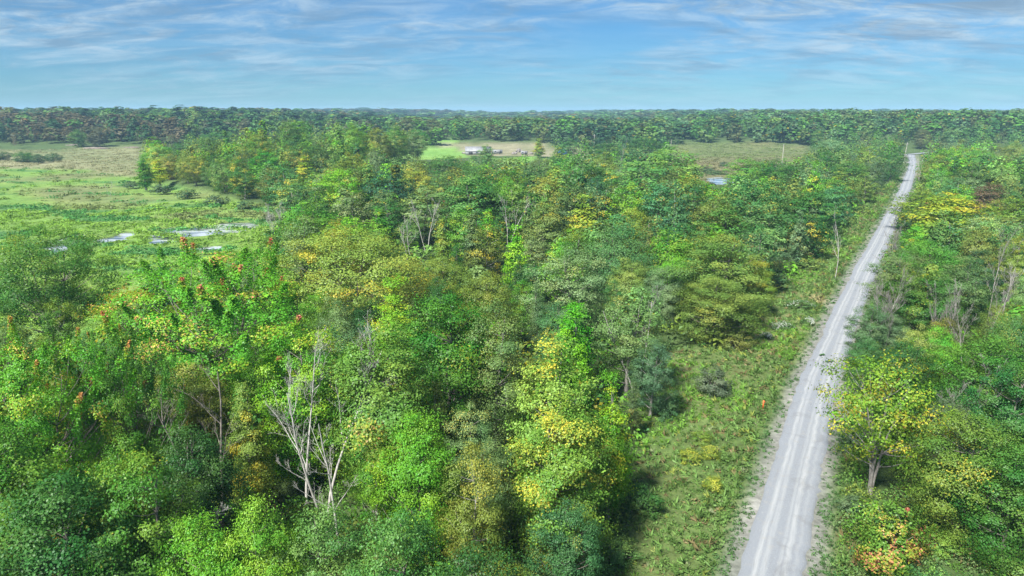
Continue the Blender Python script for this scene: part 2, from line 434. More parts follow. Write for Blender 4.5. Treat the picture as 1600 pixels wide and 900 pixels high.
def plant(name, kind, X, Y, H, Wm, colour, autumn, amount, variant, lod, rz, z=None):
    f = FORM[kind]; tr, cr = library(kind, variant % NVAR[kind], lod)
    root = link(name, None, loc=(X, Y, float(terrain(X, Y)) if z is None else z))
    root.rotation_euler = (0, 0, rz); root.empty_display_size = 0.5
    sc = (Wm / f['W'], Wm / f['W'], H / f['H'])
    a = link('trunk', tr, root); b = link('crown', cr, root)
    a.scale = sc; b.scale = sc
    b.color = (*colour, amount); b['autumn'] = [float(c) for c in autumn]
    return root
# ------------------------------------------------------------------ the land
def lay_ground():
    ys = np.r_[np.arange(-120, 20, 10), np.arange(20, 120, 1.8), np.arange(120, 290, 1.1), np.arange(290, 620, 4.0), np.geomspace(620, 7500, 50)]
    us = np.linspace(-1, 1, 361); us = us * (0.85 + 0.15 * us ** 2)
    Yg, U = np.meshgrid(ys, us, indexing='ij')
    Xg = U * (90 + 1.02 * np.maximum(Yg, 0))
    Z = terrain(Xg, Yg)
    n1 = hash_noise(Xg, Yg, 5.0); n2 = hash_noise(Xg + 40, Yg, 17.0); n3 = hash_noise(Xg, Yg + 9, 2.2)
    wob = 1.6 * n1 + 2.0 * n2
    def msk(p, soft, k=1.0): return sstep(-soft, soft, poly_sd(p, Xg, Yg) + k * wob)
    col = np.empty(Xg.shape + (3,)); col[:] = (0.055, 0.090, 0.028)                                   # forest floor
    def lay(m, a, b, n):
        c = np.array(a) + (np.array(b) - np.array(a)) * np.clip(0.5 + 0.5 * n, 0, 1)[..., None]
        col[:] = col * (1 - m[..., None]) + c * m[..., None]
    marsh = msk(MARSH, 2.0)
    lay(marsh, (0.090, 0.180, 0.035), (0.165, 0.245, 0.055), n2 + 0.6 * n3)
    lay(marsh * sstep(0.1, 0.9, hash_noise(Xg, Yg * 2.4, 11.0)), (0.05, 0.12, 0.04), (0.08, 0.17, 0.05), n3)
    lay(marsh * sstep(225, 320, Yg) * sstep(-0.2, 0.8, n2), (0.10, 0.135, 0.05), (0.15, 0.165, 0.07), n1)
    lay(msk(MEADOW, 6.0, 2.0), (0.135, 0.155, 0.070), (0.21, 0.21, 0.115), n2 + hash_noise(Xg, Yg, 40))
    for p in LAWN: lay(msk(p, 5.0, 0.6), (0.11, 0.23, 0.045), (0.16, 0.27, 0.06), n2)
    lay(msk(YARD, 5.0, 1.0) * (1 - sum(msk(p, 4.0, 0.6) for p in LAWN).clip(0, 1)), (0.13, 0.14, 0.07), (0.23, 0.21, 0.14), n2 + n1)
    wet = msk(WETLAND, 6.0, 1.5)
    lay(wet, (0.095, 0.125, 0.045), (0.14, 0.13, 0.065), hash_noise(Xg, Yg, 60) + 0.5 * n2)
    rd = road_dist(Xg, Yg); onroad = (Yg < ROAD_END + 5)
    glade = np.maximum(msk(GLADE, 1.2, 0.35), onroad * sstep(7.5, 4.5, np.abs(rd)))
    lay(glade, (0.070, 0.115, 0.032), (0.125, 0.150, 0.055), n2 + 0.7 * n3)
    lay(glade * sstep(0.5, 0.9, hash_noise(Xg * 1.3 + 7, Yg * 0.8, 6.0)), (0.17, 0.145, 0.085), (0.23, 0.19, 0.12), n3)      # dead grass
    lay(onroad * sstep(4.6, 2.9, np.abs(rd) + 0.35 * n1), (0.13, 0.14, 0.12), (0.20, 0.20, 0.19), n3)                       # spread gravel at the edges
    dip = np.zeros(Xg.shape)
    for p in POOLS + [POND]:
        s = poly_sd(p, Xg, Yg) + 2.6 * hash_noise(Xg * 0.55 + 3, Yg * 1.2, 2.6) + 0.5 * n1 + 0.1
        dip = np.maximum(dip, sstep(-0.9, 1.0, s))
    mud = np.clip(dip * 1.4, 0, 1); lay(mud, (0.03, 0.03, 0.022), (0.05, 0.045, 0.03), n1)
    hum = marsh * (0.16 * hash_noise(Xg, Yg, 1.4) + 0.12 * n1 + 0.12)
    Z = Z * (1 - marsh) + np.where(marsh > 0, np.maximum(hum, 0.0) + 0.04, 0) * marsh - 1.1 * dip
    Z = Z - onroad * sstep(6.5, 3.5, np.abs(rd)) * 0.10 + onroad * sstep(9.0, 5.0, np.abs(rd)) * sstep(2.6, 4.2, np.abs(rd)) * (-0.22)
    nr, nc = Xg.shape
    i = np.arange(nr - 1)[:, None] * nc + np.arange(nc - 1)[None, :]
    q = np.stack([i, i + 1, i + nc + 1, i + nc], -1)
    m = new_mat('land'); t = NT(m); p = t.pos()
    c = t.attr('zone').outputs['Color']
    n = t.noise(1.1, 8, 0.7, p); nf = t.noise(0.12, 5, 0.6, p)
    br = t.math('MULTIPLY', t.rng(n, 0.25, 0.75, 0.6, 1.4), t.rng(nf, 0.3, 0.7, 0.82, 1.18))
    c = t.mix(1.0, c, t.node('ShaderNodeCombineXYZ', {0: br, 1: br, 2: br}).outputs[0], 'MULTIPLY')
    bp = t.node('ShaderNodeBump', {'Strength': 0.9, 'Distance': 0.25, 'Height': n}).outputs[0]
    t.out(t.node('ShaderNodeBsdfPrincipled', {'Base Color': c, 'Roughness': 0.95, 'Normal': bp, 'Specular IOR Level': 0.15}).outputs[0])
    rgb1 = np.concatenate([col.reshape(-1, 3), np.ones((nr * nc, 1))], 1)
    me = build_mesh('ground', np.stack([Xg, Yg, Z], -1), q, m, {'zone': ('POINT', 'FLOAT_COLOR', rgb1)}, smooth=True)
    tag(link('ground', me), kind='structure')
lay_ground()

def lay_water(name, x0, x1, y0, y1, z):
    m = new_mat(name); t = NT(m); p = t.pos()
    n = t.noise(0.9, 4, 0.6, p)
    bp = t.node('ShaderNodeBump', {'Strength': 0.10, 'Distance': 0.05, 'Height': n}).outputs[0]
    t.out(t.node('ShaderNodeBsdfPrincipled', {'Base Color': t.mix(t.rng(t.noise(0.16, 4, 0.6, t.node('ShaderNodeMapping', {0: p, 3: (0.45, 1.5, 1)}).outputs[0]), 0.42, 0.56), (0.05, 0.06, 0.06, 1), (0.42, 0.45, 0.47, 1)), 'Roughness': 0.04, 'IOR': 1.7, 'Specular IOR Level': 0.9, 'Normal': bp}).outputs[0])  # cloud reflections painted into the base colour as pale noise streaks over dark water
    v = [(x0, y0, z), (x1, y0, z), (x1, y1, z), (x0, y1, z)]
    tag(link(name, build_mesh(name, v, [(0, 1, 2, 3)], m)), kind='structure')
allp = np.concatenate(POOLS)
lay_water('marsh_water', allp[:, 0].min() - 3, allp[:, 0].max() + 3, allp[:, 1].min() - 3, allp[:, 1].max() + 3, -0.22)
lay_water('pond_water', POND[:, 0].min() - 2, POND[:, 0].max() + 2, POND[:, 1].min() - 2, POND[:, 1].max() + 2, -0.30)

def lay_road():
    p = ROAD_PATH; d = np.gradient(p, axis=0); d /= np.linalg.norm(d, axis=1)[:, None]
    side = np.c_[d[:, 1], -d[:, 0]]
    rng = np.random.default_rng(4)
    us = np.array([-1, -0.93, -0.8, -0.6, -0.4, -0.2, 0, 0.2, 0.4, 0.6, 0.8, 0.93, 1])
    n = len(p)
    jl = 0.10 * np.interp(np.arange(n), np.arange(0, n + 6, 2), rng.normal(size=len(np.arange(0, n + 6, 2)))) + 0.10 * np.sin(np.arange(n) / 9.0)
    jr = 0.12 * rng.normal(size=n) + 0.10 * np.sin(np.arange(n) / 7.0 + 2)
    hw = ROAD_W / 2
    off = np.where(us[None, :] < 0, us[None, :] * (hw + jl[:, None]), us[None, :] * (hw + jr[:, None]))
    zz = 0.16 * (1 - np.abs(us) ** 2)[None, :] - 0.035 * np.exp(-((np.abs(us) - 0.42) / 0.14) ** 2)[None, :] + 0 * off
    zz = np.where(np.abs(us)[None, :] > 0.97, -0.16, zz)
    xy = p[:, None, :] + side[:, None, :] * off[..., None]
    v = np.concatenate([xy, (zz + terrain(p[:, 0], p[:, 1])[:, None])[..., None]], -1)
    k = len(us); i = np.arange(n - 1)[:, None] * k + np.arange(k - 1)[None, :]
    q = np.stack([i, i + 1, i + k + 1, i + k], -1)
    along = np.repeat(np.arange(n) * 0.8, k)
    uv = np.c_[np.tile(us, n) * hw, along, np.zeros(n * k), np.ones(n * k)]
    m = new_mat('gravel'); t = NT(m)
    a = t.attr('lane').outputs['Vector']; s = t.node('ShaderNodeSeparateXYZ', {0: a})
    x = s.outputs[0]
    long_ = t.node('ShaderNodeMapping', {0: a, 3: (1, 0.05, 1)}).outputs[0]
    drift = t.math('MULTIPLY', t.math('SUBTRACT', t.noise(0.35, 2, 0.5, long_), 0.5), 0.9)
    xd = t.math('ADD', x, drift)
    def band(c, w): return t.rng(t.math('ABSOLUTE', t.math('SUBTRACT', xd, c)), w, w * 0.05)
    tracks = t.math('MAXIMUM', t.math('MAXIMUM', t.math('MAXIMUM', band(-1.25, 0.34), band(0.95, 0.40)), t.math('MAXIMUM', t.math('MULTIPLY', band(-0.72, 0.36), 0.7), t.math('MULTIPLY', band(0.42, 0.30), 0.6))), t.math('MULTIPLY', band(1.62, 0.25), 0.35), True)
    fine = t.noise(16, 5, 0.75, t.pos()); mid = t.noise(1.3, 5, 0.6, t.pos()); streak = t.noise(5.0, 4, 0.6, long_)
    c = t.mix(t.rng(fine, 0.3, 0.7), (0.150, 0.166, 0.190, 1), (0.215, 0.235, 0.265, 1))
    c = t.mix(t.math('MULTIPLY', tracks, t.rng(streak, 0.3, 0.6, 0.35, 0.95)), c, (0.285, 0.30, 0.315, 1))
    c = t.mix(t.rng(streak, 0.55, 0.72, 0, 0.45), c, (0.15, 0.155, 0.168, 1))
    c = t.mix(t.rng(mid, 0.52, 0.75, 0, 0.35), c, (0.25, 0.235, 0.21, 1))
    damp = t.noise(0.33, 6, 0.65, t.pos(), 0.5)
    c = t.mix(t.rng(damp, 0.53, 0.70, 0, 0.5), c, (0.135, 0.14, 0.15, 1))
    peb = t.noise(5.5, 3, 0.8, t.pos())
    c = t.mix(t.rng(peb, 0.60, 0.72, 0, 0.6), c, (0.36, 0.36, 0.355, 1))
    bp = t.node('ShaderNodeBump', {'Strength': 0.8, 'Distance': 0.05, 'Height': fine}).outputs[0]
    t.out(t.node('ShaderNodeBsdfPrincipled', {'Base Color': c, 'Roughness': 0.92, 'Normal': bp, 'Specular IOR Level': 0.2}).outputs[0])
    me = build_mesh('road', v, q, m, {'lane': ('POINT', 'FLOAT_COLOR', uv)}, smooth=True)
    tag(link('road', me), kind='structure')
    # the crossing road at the far end, with its loose gravel mouth
    ex, ey = p[-1]; w = 5.5
    pts = [(ex - 46, ey + 1), (ex - 20, ey + 3), (ex - 5, ey + 3), (ex + 4, ey + 6), (ex + 14, ey + 14), (ex + 40, ey + 26)]
    pp = smooth_path(pts, 2.0); dd = np.gradient(pp, axis=0); dd /= np.linalg.norm(dd, axis=1)[:, None]; sd = np.c_[dd[:, 1], -dd[:, 0]]
    vv = np.concatenate([np.c_[pp - sd * w / 2, terrain(*pp.T) + 0.30], np.c_[pp + sd * w / 2, terrain(*pp.T) + 0.30]]); nn = len(pp)
    qq = [(a_, a_ + 1, nn + a_ + 1, nn + a_) for a_ in range(nn - 1)]
    lane = np.r_[np.c_[np.full(nn, -w / 2), np.arange(nn) * 2.0], np.c_[np.full(nn, w / 2), np.arange(nn) * 2.0]]
    me = build_mesh('crossing_road', vv, qq, m, {'lane': ('POINT', 'FLOAT_COLOR', np.c_[lane, np.zeros(2 * nn), np.ones(2 * nn)])})
    tag(link('crossing_road', me), kind='structure')
lay_road()

# ------------------------------------------------------------------ trees that stand out, listed from the photograph
MID, BRIGHT, DARK, GREY, OLIVE, YELLOW, LIME, PALE, BLUE, RUST = (0.072, 0.175, 0.020), (0.100, 0.250, 0.018), (0.040, 0.118, 0.024), (0.105, 0.175, 0.062), (0.125, 0.172, 0.030), (0.20, 0.250, 0.030), (0.135, 0.285, 0.025), (0.120, 0.225, 0.050), (0.045, 0.125, 0.040), (0.085, 0.050, 0.034)
aR, aO, aY, aB = (0.35, 0.165, 0.085), (0.33, 0.215, 0.06), (0.33, 0.325, 0.03), (0.20, 0.14, 0.05)
KEY = [  # x, y of the top, height, crown width (picture units), form, colour, autumn colour, autumn share, label, short name
 (58, 358, 20, 205, 'vase', (0.048, 0.135, 0.020), aB, 0.06, 'dark green maple with a bare dark trunk, standing before the marsh pools', 'dark maple by the pools'),
 (322, 392, 21, 320, 'plume', BRIGHT, aR, 0.42, 'huge bright green maple with red-tipped upright shoots and a pale forked trunk', 'red-tipped maple'),
 (40, 528, 19, 250, 'plume', BRIGHT, aO, 0.40, 'broad green maple with orange shoot tips in the corner of the wood', 'orange-tipped maple'),
 (178, 520, 18, 170, 'plume', MID, aO, 0.30, 'leafy green maple with a few orange shoots wedged between two bigger maples', 'maple with few orange shoots'),
 (-30, 640, 17, 200, 'round', MID, aO, 0.07, 'green tree cut by the picture edge below the orange-tipped maple', 'edge tree'),
 (75, 735, 15, 230, 'round', DARK, aO, 0.05, 'dark green low broad tree in the lower corner of the wood', 'dark corner tree'),
 (210, 700, 15, 190, 'round', MID, aO, 0.07, 'mid green tree with orange sprays around the fallen grey bough', 'orange-sprayed tree'),
 (395, 768, 14, 125, 'round', LIME, aY, 0.03, 'light lime tree with drooping leaf bunches by the bare twiggy sapling', 'light lime drooping tree'),
 (305, 800, 12, 140, 'round', BRIGHT, aY, 0.03, 'small bright green tree behind the bare twiggy sapling', 'bright small tree'),
 (470, 500, 17, 150, 'round', BRIGHT, aO, 0.10, 'bright green tree with orange sprays behind the white snags', 'tree behind the snags'),
 (592, 500, 18, 200, 'round', (0.095, 0.190, 0.030), aB, 0.17, 'large round olive-green maple with bronzed top between snags and dark maple', 'bronzed round maple'),
 (696, 452, 18, 165, 'round', (0.046, 0.151, 0.016), aB, 0.09, 'large deep green round maple with a brownish top', 'deep green round maple'),
 (612, 436, 15, 85, 'column', (0.170, 0.320, 0.022), aY, 0.19, 'glowing yellow-lime young tree peeking over the bronzed round maple', 'yellow-lime young tree'),
 (540, 358, 19, 235, 'vase', (0.165, 0.240, 0.042), aY, 0.22, 'wide spreading yellow-green tree with a golden top by the marsh', 'golden-topped spreading tree'),
 (650, 640, 14, 140, 'round', BRIGHT, aO, 0.07, 'bright green tree with two orange sprays below the deep green maple', 'bright tree with orange sprays'),
 (560, 560, 13, 120, 'round', MID, aO, 0.03, 'mid green tree standing close against the white snags', 'green tree against the snags'),
 (500, 780, 13, 150, 'round', (0.083, 0.179, 0.040), aO, 0.06, 'grey-green leafy tree at the foot of the white snags', 'tree at the foot of the snags'),
 (620, 790, 14, 170, 'round', (0.066, 0.173, 0.035), aY, 0.02, 'fresh green tree low in the middle of the wood edge', 'fresh green low tree'),
 (735, 690, 14, 110, 'airy', OLIVE, aY, 0.10, 'olive airy tree beside the tall golden-green tree', 'olive airy tree'),
 (772, 472, 17, 115, 'airy', (0.094, 0.160, 0.045), aY, 0.05, 'open grey-olive tree showing its forked brown trunk', 'open grey-olive tree'),
 (868, 528, 18, 165, 'airy', (0.155, 0.265, 0.045), aY, 0.20, 'tall pale yellow-green tree with golden lower boughs', 'tall golden-green tree'),
 (880, 620, 15, 185, 'round', (0.125, 0.225, 0.030), aY, 0.18, 'yellow-green bushy tree with amber boughs at the glade edge', 'amber-boughed tree'),
 (958, 585, 14, 75, 'column', (0.110, 0.256, 0.014), aY, 0.15, 'slim vivid green tree with yellow skirts beside the glade', 'vivid slim glade tree'),
 (896, 472, 15, 85, 'column', (0.094, 0.301, 0.014), aY, 0.02, 'bright emerald young tree above the tall golden-green tree', 'emerald young tree'),
 (966, 338, 17, 150, 'dome', (0.068, 0.160, 0.048), aB, 0.02, 'large dense grey-green dome-shaped tree', 'grey-green dome tree'),
 (893, 388, 16, 115, 'airy', (0.127, 0.211, 0.085), aY, 0.04, 'pale silvery-green airy tree in front of the dome tree', 'silvery airy tree'),
 (985, 445, 15, 110, 'airy', (0.110, 0.192, 0.060), aO, 0.09, 'thin pale tree with white leaning stems by the glade', 'thin tree with leaning stems'),
 (1128, 362, 16, 150, 'round', (0.105, 0.180, 0.036), aY, 0.10, 'broad yellowish-olive tree at the head of the glade', 'yellowish-olive tree'),
 (1120, 430, 11, 120, 'round', (0.120, 0.185, 0.036), aY, 0.12, 'short golden-olive tree in front of the yellowish-olive one', 'short golden-olive tree'),
 (1022, 530, 10, 66, 'airy', (0.061, 0.134, 0.060), aY, 0.02, 'slim blue-green tree with one white stem at the glade corner', 'slim blue-green tree'),
 (806, 353, 14, 46, 'column', (0.130, 0.330, 0.020), aY, 0.03, 'glowing lime narrow tree deep in the wood', 'glowing lime tree'),
 (733, 278, 18, 88, 'airy', (0.077, 0.192, 0.045), aY, 0.02, 'tall fresh green tree with a rounded pale top', 'tall pale-topped tree'),
 (606, 260, 18, 82, 'dome', (0.024, 0.096, 0.042), aB, 0.00, 'dark blue-green dense tree with brushy upright boughs', 'dark brushy tree'),
 (592, 325, 13, 50, 'column', (0.077, 0.218, 0.020), aY, 0.09, 'small lime-green tree under the dark brushy tree', 'small lime tree'),
 (548, 300, 15, 62, 'airy', (0.132, 0.192, 0.075), aY, 0.05, 'pale grey-yellow thin tree at the marsh edge of the wood', 'pale thin marsh-edge tree'),
 (660, 290, 16, 80, 'airy', (0.110, 0.186, 0.060), aY, 0.09, 'grey-green tree with ragged pale boughs beside the dark brushy tree', 'ragged grey-green tree'),
 (645, 262, 15, 60, 'round', (0.187, 0.243, 0.035), aY, 0.28, 'yellow-tinged round tree near the lawn', 'yellow-tinged lawn tree'),
 (700, 242, 16, 80, 'round', (0.046, 0.122, 0.025), aB, 0.06, 'dull dark green tree in front of the lawn', 'dull green lawn tree'),
 (797, 285, 16, 62, 'airy', (0.110, 0.205, 0.045), aY, 0.06, 'pale olive tree with bare white stems at its foot', 'pale olive tree'),
 (850, 315, 15, 80, 'round', (0.105, 0.160, 0.040), aB, 0.07, 'rounded brown-olive tree behind the glowing lime tree', 'brown-olive tree'),
 (912, 305, 15, 62, 'column', (0.165, 0.256, 0.030), aY, 0.17, 'yellow-green upright tree in the middle of the wood', 'yellow-green upright tree'),
 (990, 322, 13, 46, 'round', (0.176, 0.243, 0.030), aY, 0.19, 'small mustard-green tree beside the dome tree', 'small mustard tree'),
 (1050, 228, 21, 92, 'airy', (0.116, 0.250, 0.050), aY, 0.10, 'tall light green poplar with yellow sprays and a long grey trunk', 'tall light poplar'),
 (1000, 252, 17, 110, 'airy', (0.094, 0.230, 0.055), aY, 0.02, 'light green broad tree beside the tall poplar', 'light green broad tree'),
 (1010, 216, 17, 66, 'dome', (0.033, 0.102, 0.018), aB, 0.07, 'dark green dense dome beyond the tall poplar', 'dark dense dome'),
 (948, 220, 17, 58, 'dome', (0.035, 0.102, 0.022), aB, 0.05, 'dark green rounded tree by the dead grey trunk', 'dark rounded tree'),
 (1215, 249, 16, 66, 'round', (0.033, 0.115, 0.016), aB, 0.03, 'deep green round tree below the utility pole in the wetland', 'deep green round tree'),
 (1168, 246, 16, 66, 'round', (0.083, 0.218, 0.030), aY, 0.02, 'fresh light green round tree beside the small pond', 'fresh pond-side tree'),
 (1130, 320, 15, 90, 'round', (0.061, 0.154, 0.030), aY, 0.03, 'mid green bushy tree behind the yellowish-olive tree', 'bushy mid green tree'),
 (1200, 320, 14, 88, 'airy', (0.066, 0.154, 0.045), aY, 0.02, 'grey-green tall edge tree with pale stems facing the road', 'pale-stemmed edge tree'),
 (1270, 295, 14, 82, 'round', (0.046, 0.138, 0.028), aB, 0.03, 'green roadside tree with shaded trunks beneath', 'shaded roadside tree'),
 (1180, 400, 11, 60, 'round', (0.143, 0.218, 0.025), aY, 0.22, 'yellow-green small tree at the wood edge above white flowers', 'small yellow edge tree'),
 (1330, 250, 15, 75, 'round', (0.057, 0.141, 0.026), aB, 0.06, 'green tree leaning toward the road far along the wood', 'far roadside tree'),
 (872, 228, 15, 34, 'column', (0.105, 0.211, 0.025), aY, 0.14, 'small yellow-green tree in front of the blue tarpaulin', 'tarpaulin tree'),
 (842, 217, 15, 22, 'column', (0.176, 0.269, 0.030), aY, 0.25, 'narrow yellow tree by the farm yard', 'narrow yellow yard tree'),
 (760, 226, 15, 30, 'airy', (0.088, 0.192, 0.040), aY, 0.03, 'slim green tree hiding the end of the pale shed', 'shed tree'),
 (222, 244, 15, 34, 'column', (0.061, 0.186, 0.018), aY, 0.02, 'green upright tree on the meadow edge beside the yellow one', 'green meadow-edge tree'),
 (245, 249, 12, 32, 'column', (0.286, 0.384, 0.020), aY, 0.38, 'bright yellow small tree at the meadow edge', 'bright yellow meadow tree'),
 (262, 240, 13, 34, 'round', (0.165, 0.205, 0.040), aO, 0.25, 'orange-flecked tree next to the bright yellow one', 'orange-flecked tree'),
 (278, 222, 15, 32, 'round', (0.039, 0.122, 0.022), aB, 0.00, 'dark green tree with pale trunks above the meadow', 'dark meadow tree'),
 (412, 234, 16, 60, 'round', (0.050, 0.192, 0.018), aB, 0.00, 'rich green round tree in the belt behind the marsh', 'rich green round tree'),
 (476, 244, 14, 40, 'column', (0.187, 0.282, 0.020), aY, 0.26, 'yellow-green tree at the belt edge behind the marsh', 'yellow belt tree'),
 (437, 195, 16, 32, 'column', (0.176, 0.218, 0.030), aO, 0.26, 'orange-olive pointed tree high in the belt', 'orange-olive pointed tree'),
 (485, 198, 16, 30, 'column', (0.127, 0.256, 0.025), aY, 0.12, 'lime pointed tree high in the belt', 'lime pointed tree'),
 (345, 205, 17, 66, 'round', (0.055, 0.147, 0.024), aB, 0.04, 'broad green tree crowning the belt behind the marsh', 'broad belt tree'),
 (320, 190, 17, 50, 'round', (0.066, 0.134, 0.026), aO, 0.09, 'bronze-green tree at the back of the belt', 'bronze belt tree'),
 (520, 186, 18, 62, 'round', (0.040, 0.118, 0.022), aB, 0.01, 'dark green tree standing tall behind the belt', 'tall dark belt tree'),
 (35, 236, 8, 32, 'round', (0.039, 0.128, 0.020), aB, 0.00, 'dark green bushy tree standing alone in the meadow', 'lone meadow tree'),
 (58, 240, 7, 22, 'round', (0.033, 0.096, 0.030), aB, 0.00, 'small dark tree touching the lone bushy meadow tree', 'small meadow tree'),
 (81, 238, 7, 24, 'dome', (0.033, 0.096, 0.030), aB, 0.00, 'tiny dark umbrella-shaped tree out in the meadow', 'umbrella meadow tree'),
 (3, 236, 7, 24, 'round', (0.033, 0.102, 0.030), aB, 0.00, 'dark small tree at the meadow end by the picture edge', 'meadow-end tree'),
 # beyond the road
 (1388, 558, 14, 188, 'birch', (0.120, 0.215, 0.020), aY, 0.30, 'yellow-leaved birch clump with pale stems overhanging the gravel road', 'yellow birch'),
 (1480, 300, 15, 132, 'round', (0.171, 0.243, 0.022), aY, 0.25, 'broad yellow-green tree in the wood across the road', 'broad yellow tree'),
 (1440, 295, 13, 70, 'round', (0.116, 0.186, 0.025), aY, 0.12, 'yellowish tree bulging over the far end of the road', 'road-end yellow tree'),
 (1550, 284, 14, 54, 'round', (0.094, 0.074, 0.040), aB, 0.12, 'dark maroon-brown tree in the wood across the road', 'maroon tree'),
 (1585, 305, 13, 60, 'round', (0.105, 0.192, 0.025), aY, 0.11, 'yellow-green tree beside the maroon one', 'tree beside the maroon one'),
 (1412, 390, 13, 80, 'airy', (0.094, 0.154, 0.055), aY, 0.02, 'sparse grey-green tree with whitish stems at the roadside', 'sparse roadside tree'),
 (1510, 400, 13, 90, 'airy', (0.083, 0.154, 0.050), aY, 0.04, 'airy grey-green tree before the white twin dead tree', 'airy tree by the twin dead tree'),
 (1450, 420, 13, 110, 'round', (0.055, 0.134, 0.020), aY, 0.06, 'dense green tree behind the sparse roadside trees', 'dense green tree'),
 (1560, 520, 13, 150, 'round', (0.061, 0.160, 0.022), aY, 0.09, 'leafy mid green tree behind the yellow birch', 'green tree behind the birch'),
 (1525, 640, 12, 150, 'round', (0.094, 0.166, 0.026), aY, 0.15, 'olive tree flecked with yellow beside the yellow birch', 'flecked olive tree'),
 (1590, 560, 13, 120, 'round', (0.035, 0.125, 0.026), aB, 0.03, 'dark green tree at the picture edge behind the flecked olive one', 'dark edge tree'),
 (1600, 690, 11, 150, 'round', (0.050, 0.141, 0.022), aY, 0.05, 'deep green low tree at the picture edge below the dark one', 'low edge tree'),
 (1360, 470, 10, 60, 'airy', (0.077, 0.147, 0.060), aY, 0.02, 'greyish half-bare tree close to the road', 'half-bare tree'),
 (1400, 785, 6, 130, 'sapling', (0.105, 0.190, 0.025), aR, 0.54, 'young maple with red and green leaves at the roadside', 'red young maple'),
]
DEADS = [  # top x, y, height, seed, stems, lean, spread, density, thickness, bark, label
 (447, 556, 15.5, 1, 1, (-.05, 0), .62, 1.0, 1.2, 'dead_wood', 'tall white dead tree on the marsh side of the snag clump'),
 (491, 540, 16.5, 2, 2, (.01, 0), .50, 1.0, 1.2, 'dead_wood', 'tallest white dead tree, twin-stemmed, in the middle of the snag clump'),
 (556, 655, 12.5, 3, 1, (.16, 0), .75, .9, 1.35, 'dead_wood', 'white dead tree leaning toward the road in the snag clump'),
 (318, 596, 15.0, 4, 2, (.03, 0),   .60, .8, 1.6, 'bark', 'thick grey forked bare trunk rising inside the red-tipped maple'),
 (288, 815, 8.5, 5, 3, (0, 0), .60, 1.1, .8, 'dead_wood', 'small bare twiggy sapling low down beside the lime drooping tree'),
 (796, 306, 14, 6, 2, (.02, 0), .45, .9, 1.1, 'dead_wood', 'white-stemmed dead tree below the pale olive tree'),
 (664, 314, 13.5, 7, 2, (.0, 0), .45, 1.0, 1.1, 'dead_wood', 'grey dead tree below the ragged grey-green tree'),
 (634, 342, 11, 8, 2, (-.05, 0), .60, .9, 1.0, 'dead_wood', 'short whitish dead tree under the dark brushy tree'),
 (426, 322, 11, 9, 3, (.0, 0), .50, 1.2, .8, 'dead_wood', 'grey twiggy dead thicket tree at the marsh shore'),
 (1443, 240, 15, 10, 2, (.03, 0), .55, .8, 1.3, 'dead_wood', 'white dead tree at the far end of the road'),
 (1562, 380, 14.5, 11, 1, (-.01, 0), .42, 1.1, .9, 'pale_bark', 'white dead tree with upright limbs, marsh-facing one of the roadside pair'),
 (1588, 392, 14, 12, 2, (.01, 0), .42, 1.1, .9, 'dead_wood', 'white forked dead tree at the picture edge beside its twin'),
 (1406, 362, 13, 13, 3, (.0, 0), .36, 1.3, .65, 'pale_bark', 'grey bare tree with many thin stems close to the road'),
 (1396, 440, 12, 14, 3, (.0, 0), .38, 1.3, .65, 'pale_bark', 'grey leafless clump just above the yellow birch'),
 (984, 470, 13, 15, 2, (-.10, 0), .50, .9, 1.1, 'dead_wood', 'white dead tree leaning at the glade corner'),
 (1478, 440, 13, 21, 2, (.0, 0), .34, 1.2, .65, 'pale_bark', 'pale slim bare tree between the sparse and the airy roadside trees'),
 (1532, 455, 13, 22, 2, (.0, 0), .36, 1.2, .65, 'pale_bark', 'slender grey bare tree before the twin white dead ones'),
 (1500, 585, 11, 23, 2, (-.02, 0), .50, 1.1, .7, 'pale_bark', 'grey crooked bare tree beside the yellow birch'),
 (1315, 345, 13, 24, 1, (.0, 0), .35, .7, .9, 'dead_wood', 'pale dead stem at the shaded edge of the roadside wood'),
 (970, 225, 17, 27, 1, (.0, 0), .35, .7, 1.5, 'pale_bark', 'tall grey dead trunk rising between the two dark domes'),
 (168, 284, 6, 16, 2, (.0, 0), .30, .6, .8, 'dead_wood', 'thin pale snag standing alone in the marsh'),
]
# ------------------------------------------------------------------ every tree of the wood: position, size, kind
TREES = []   # dicts
for (px, py, H, wpx, form, colr, aut, amt, label, short) in KEY:
    X, Y = at(px, py, H)
    zt = float(terrain(X, Y)) + H
    d = project(X, Y, zt)[2]
    TREES.append(dict(x=X, y=Y, H=H, W=wpx * d / F, form=form, col=colr, aut=aut, amt=amt, label=label, short=short, key=True))
SHOW_PX = [  # open places that the trees in front do not hide in the photograph
 [(-200, 262), (0, 234), (222, 229), (214, 268), (330, 300), (430, 328), (478, 330), (420, 350), (402, 392), (350, 408), (250, 402), (190, 430), (140, 470), (110, 400), (60, 362), (-200, 400)],
 [(600, 226), (726, 224), (736, 242), (640, 244), (604, 242)], [(724, 224), (835, 226), (885, 234), (830, 242), (735, 242)],
 [(1058, 222), (1250, 224), (1258, 244), (1210, 246), (1150, 248), (1142, 288), (1108, 288), (1090, 250)],
 [(1145, 905), (1212, 700), (1240, 620), (1268, 560), (1296, 500), (1328, 432), (1347, 398), (1374, 350), (1402, 302), (1416, 262), (1414, 230), (1432, 230), (1434, 262), (1424, 302), (1402, 350), (1384, 398), (1368, 432), (1344, 500), (1322, 560), (1300, 620), (1294, 700), (1268, 905)],
 [(1262, 899), (1290, 730), (1330, 715), (1390, 765), (1480, 785), (1600, 795), (1700, 899)],
 [(1150, 900), (960, 900), (990, 760), (1008, 690), (1010, 650), (1046, 560), (1130, 555), (1200, 480), (1240, 430), (1300, 390), (1350, 330), (1390, 290), (1400, 290)],
]
gy_, gx_ = np.mgrid[0:900, -200:1800]
SHOW = np.zeros(gx_.shape, bool)
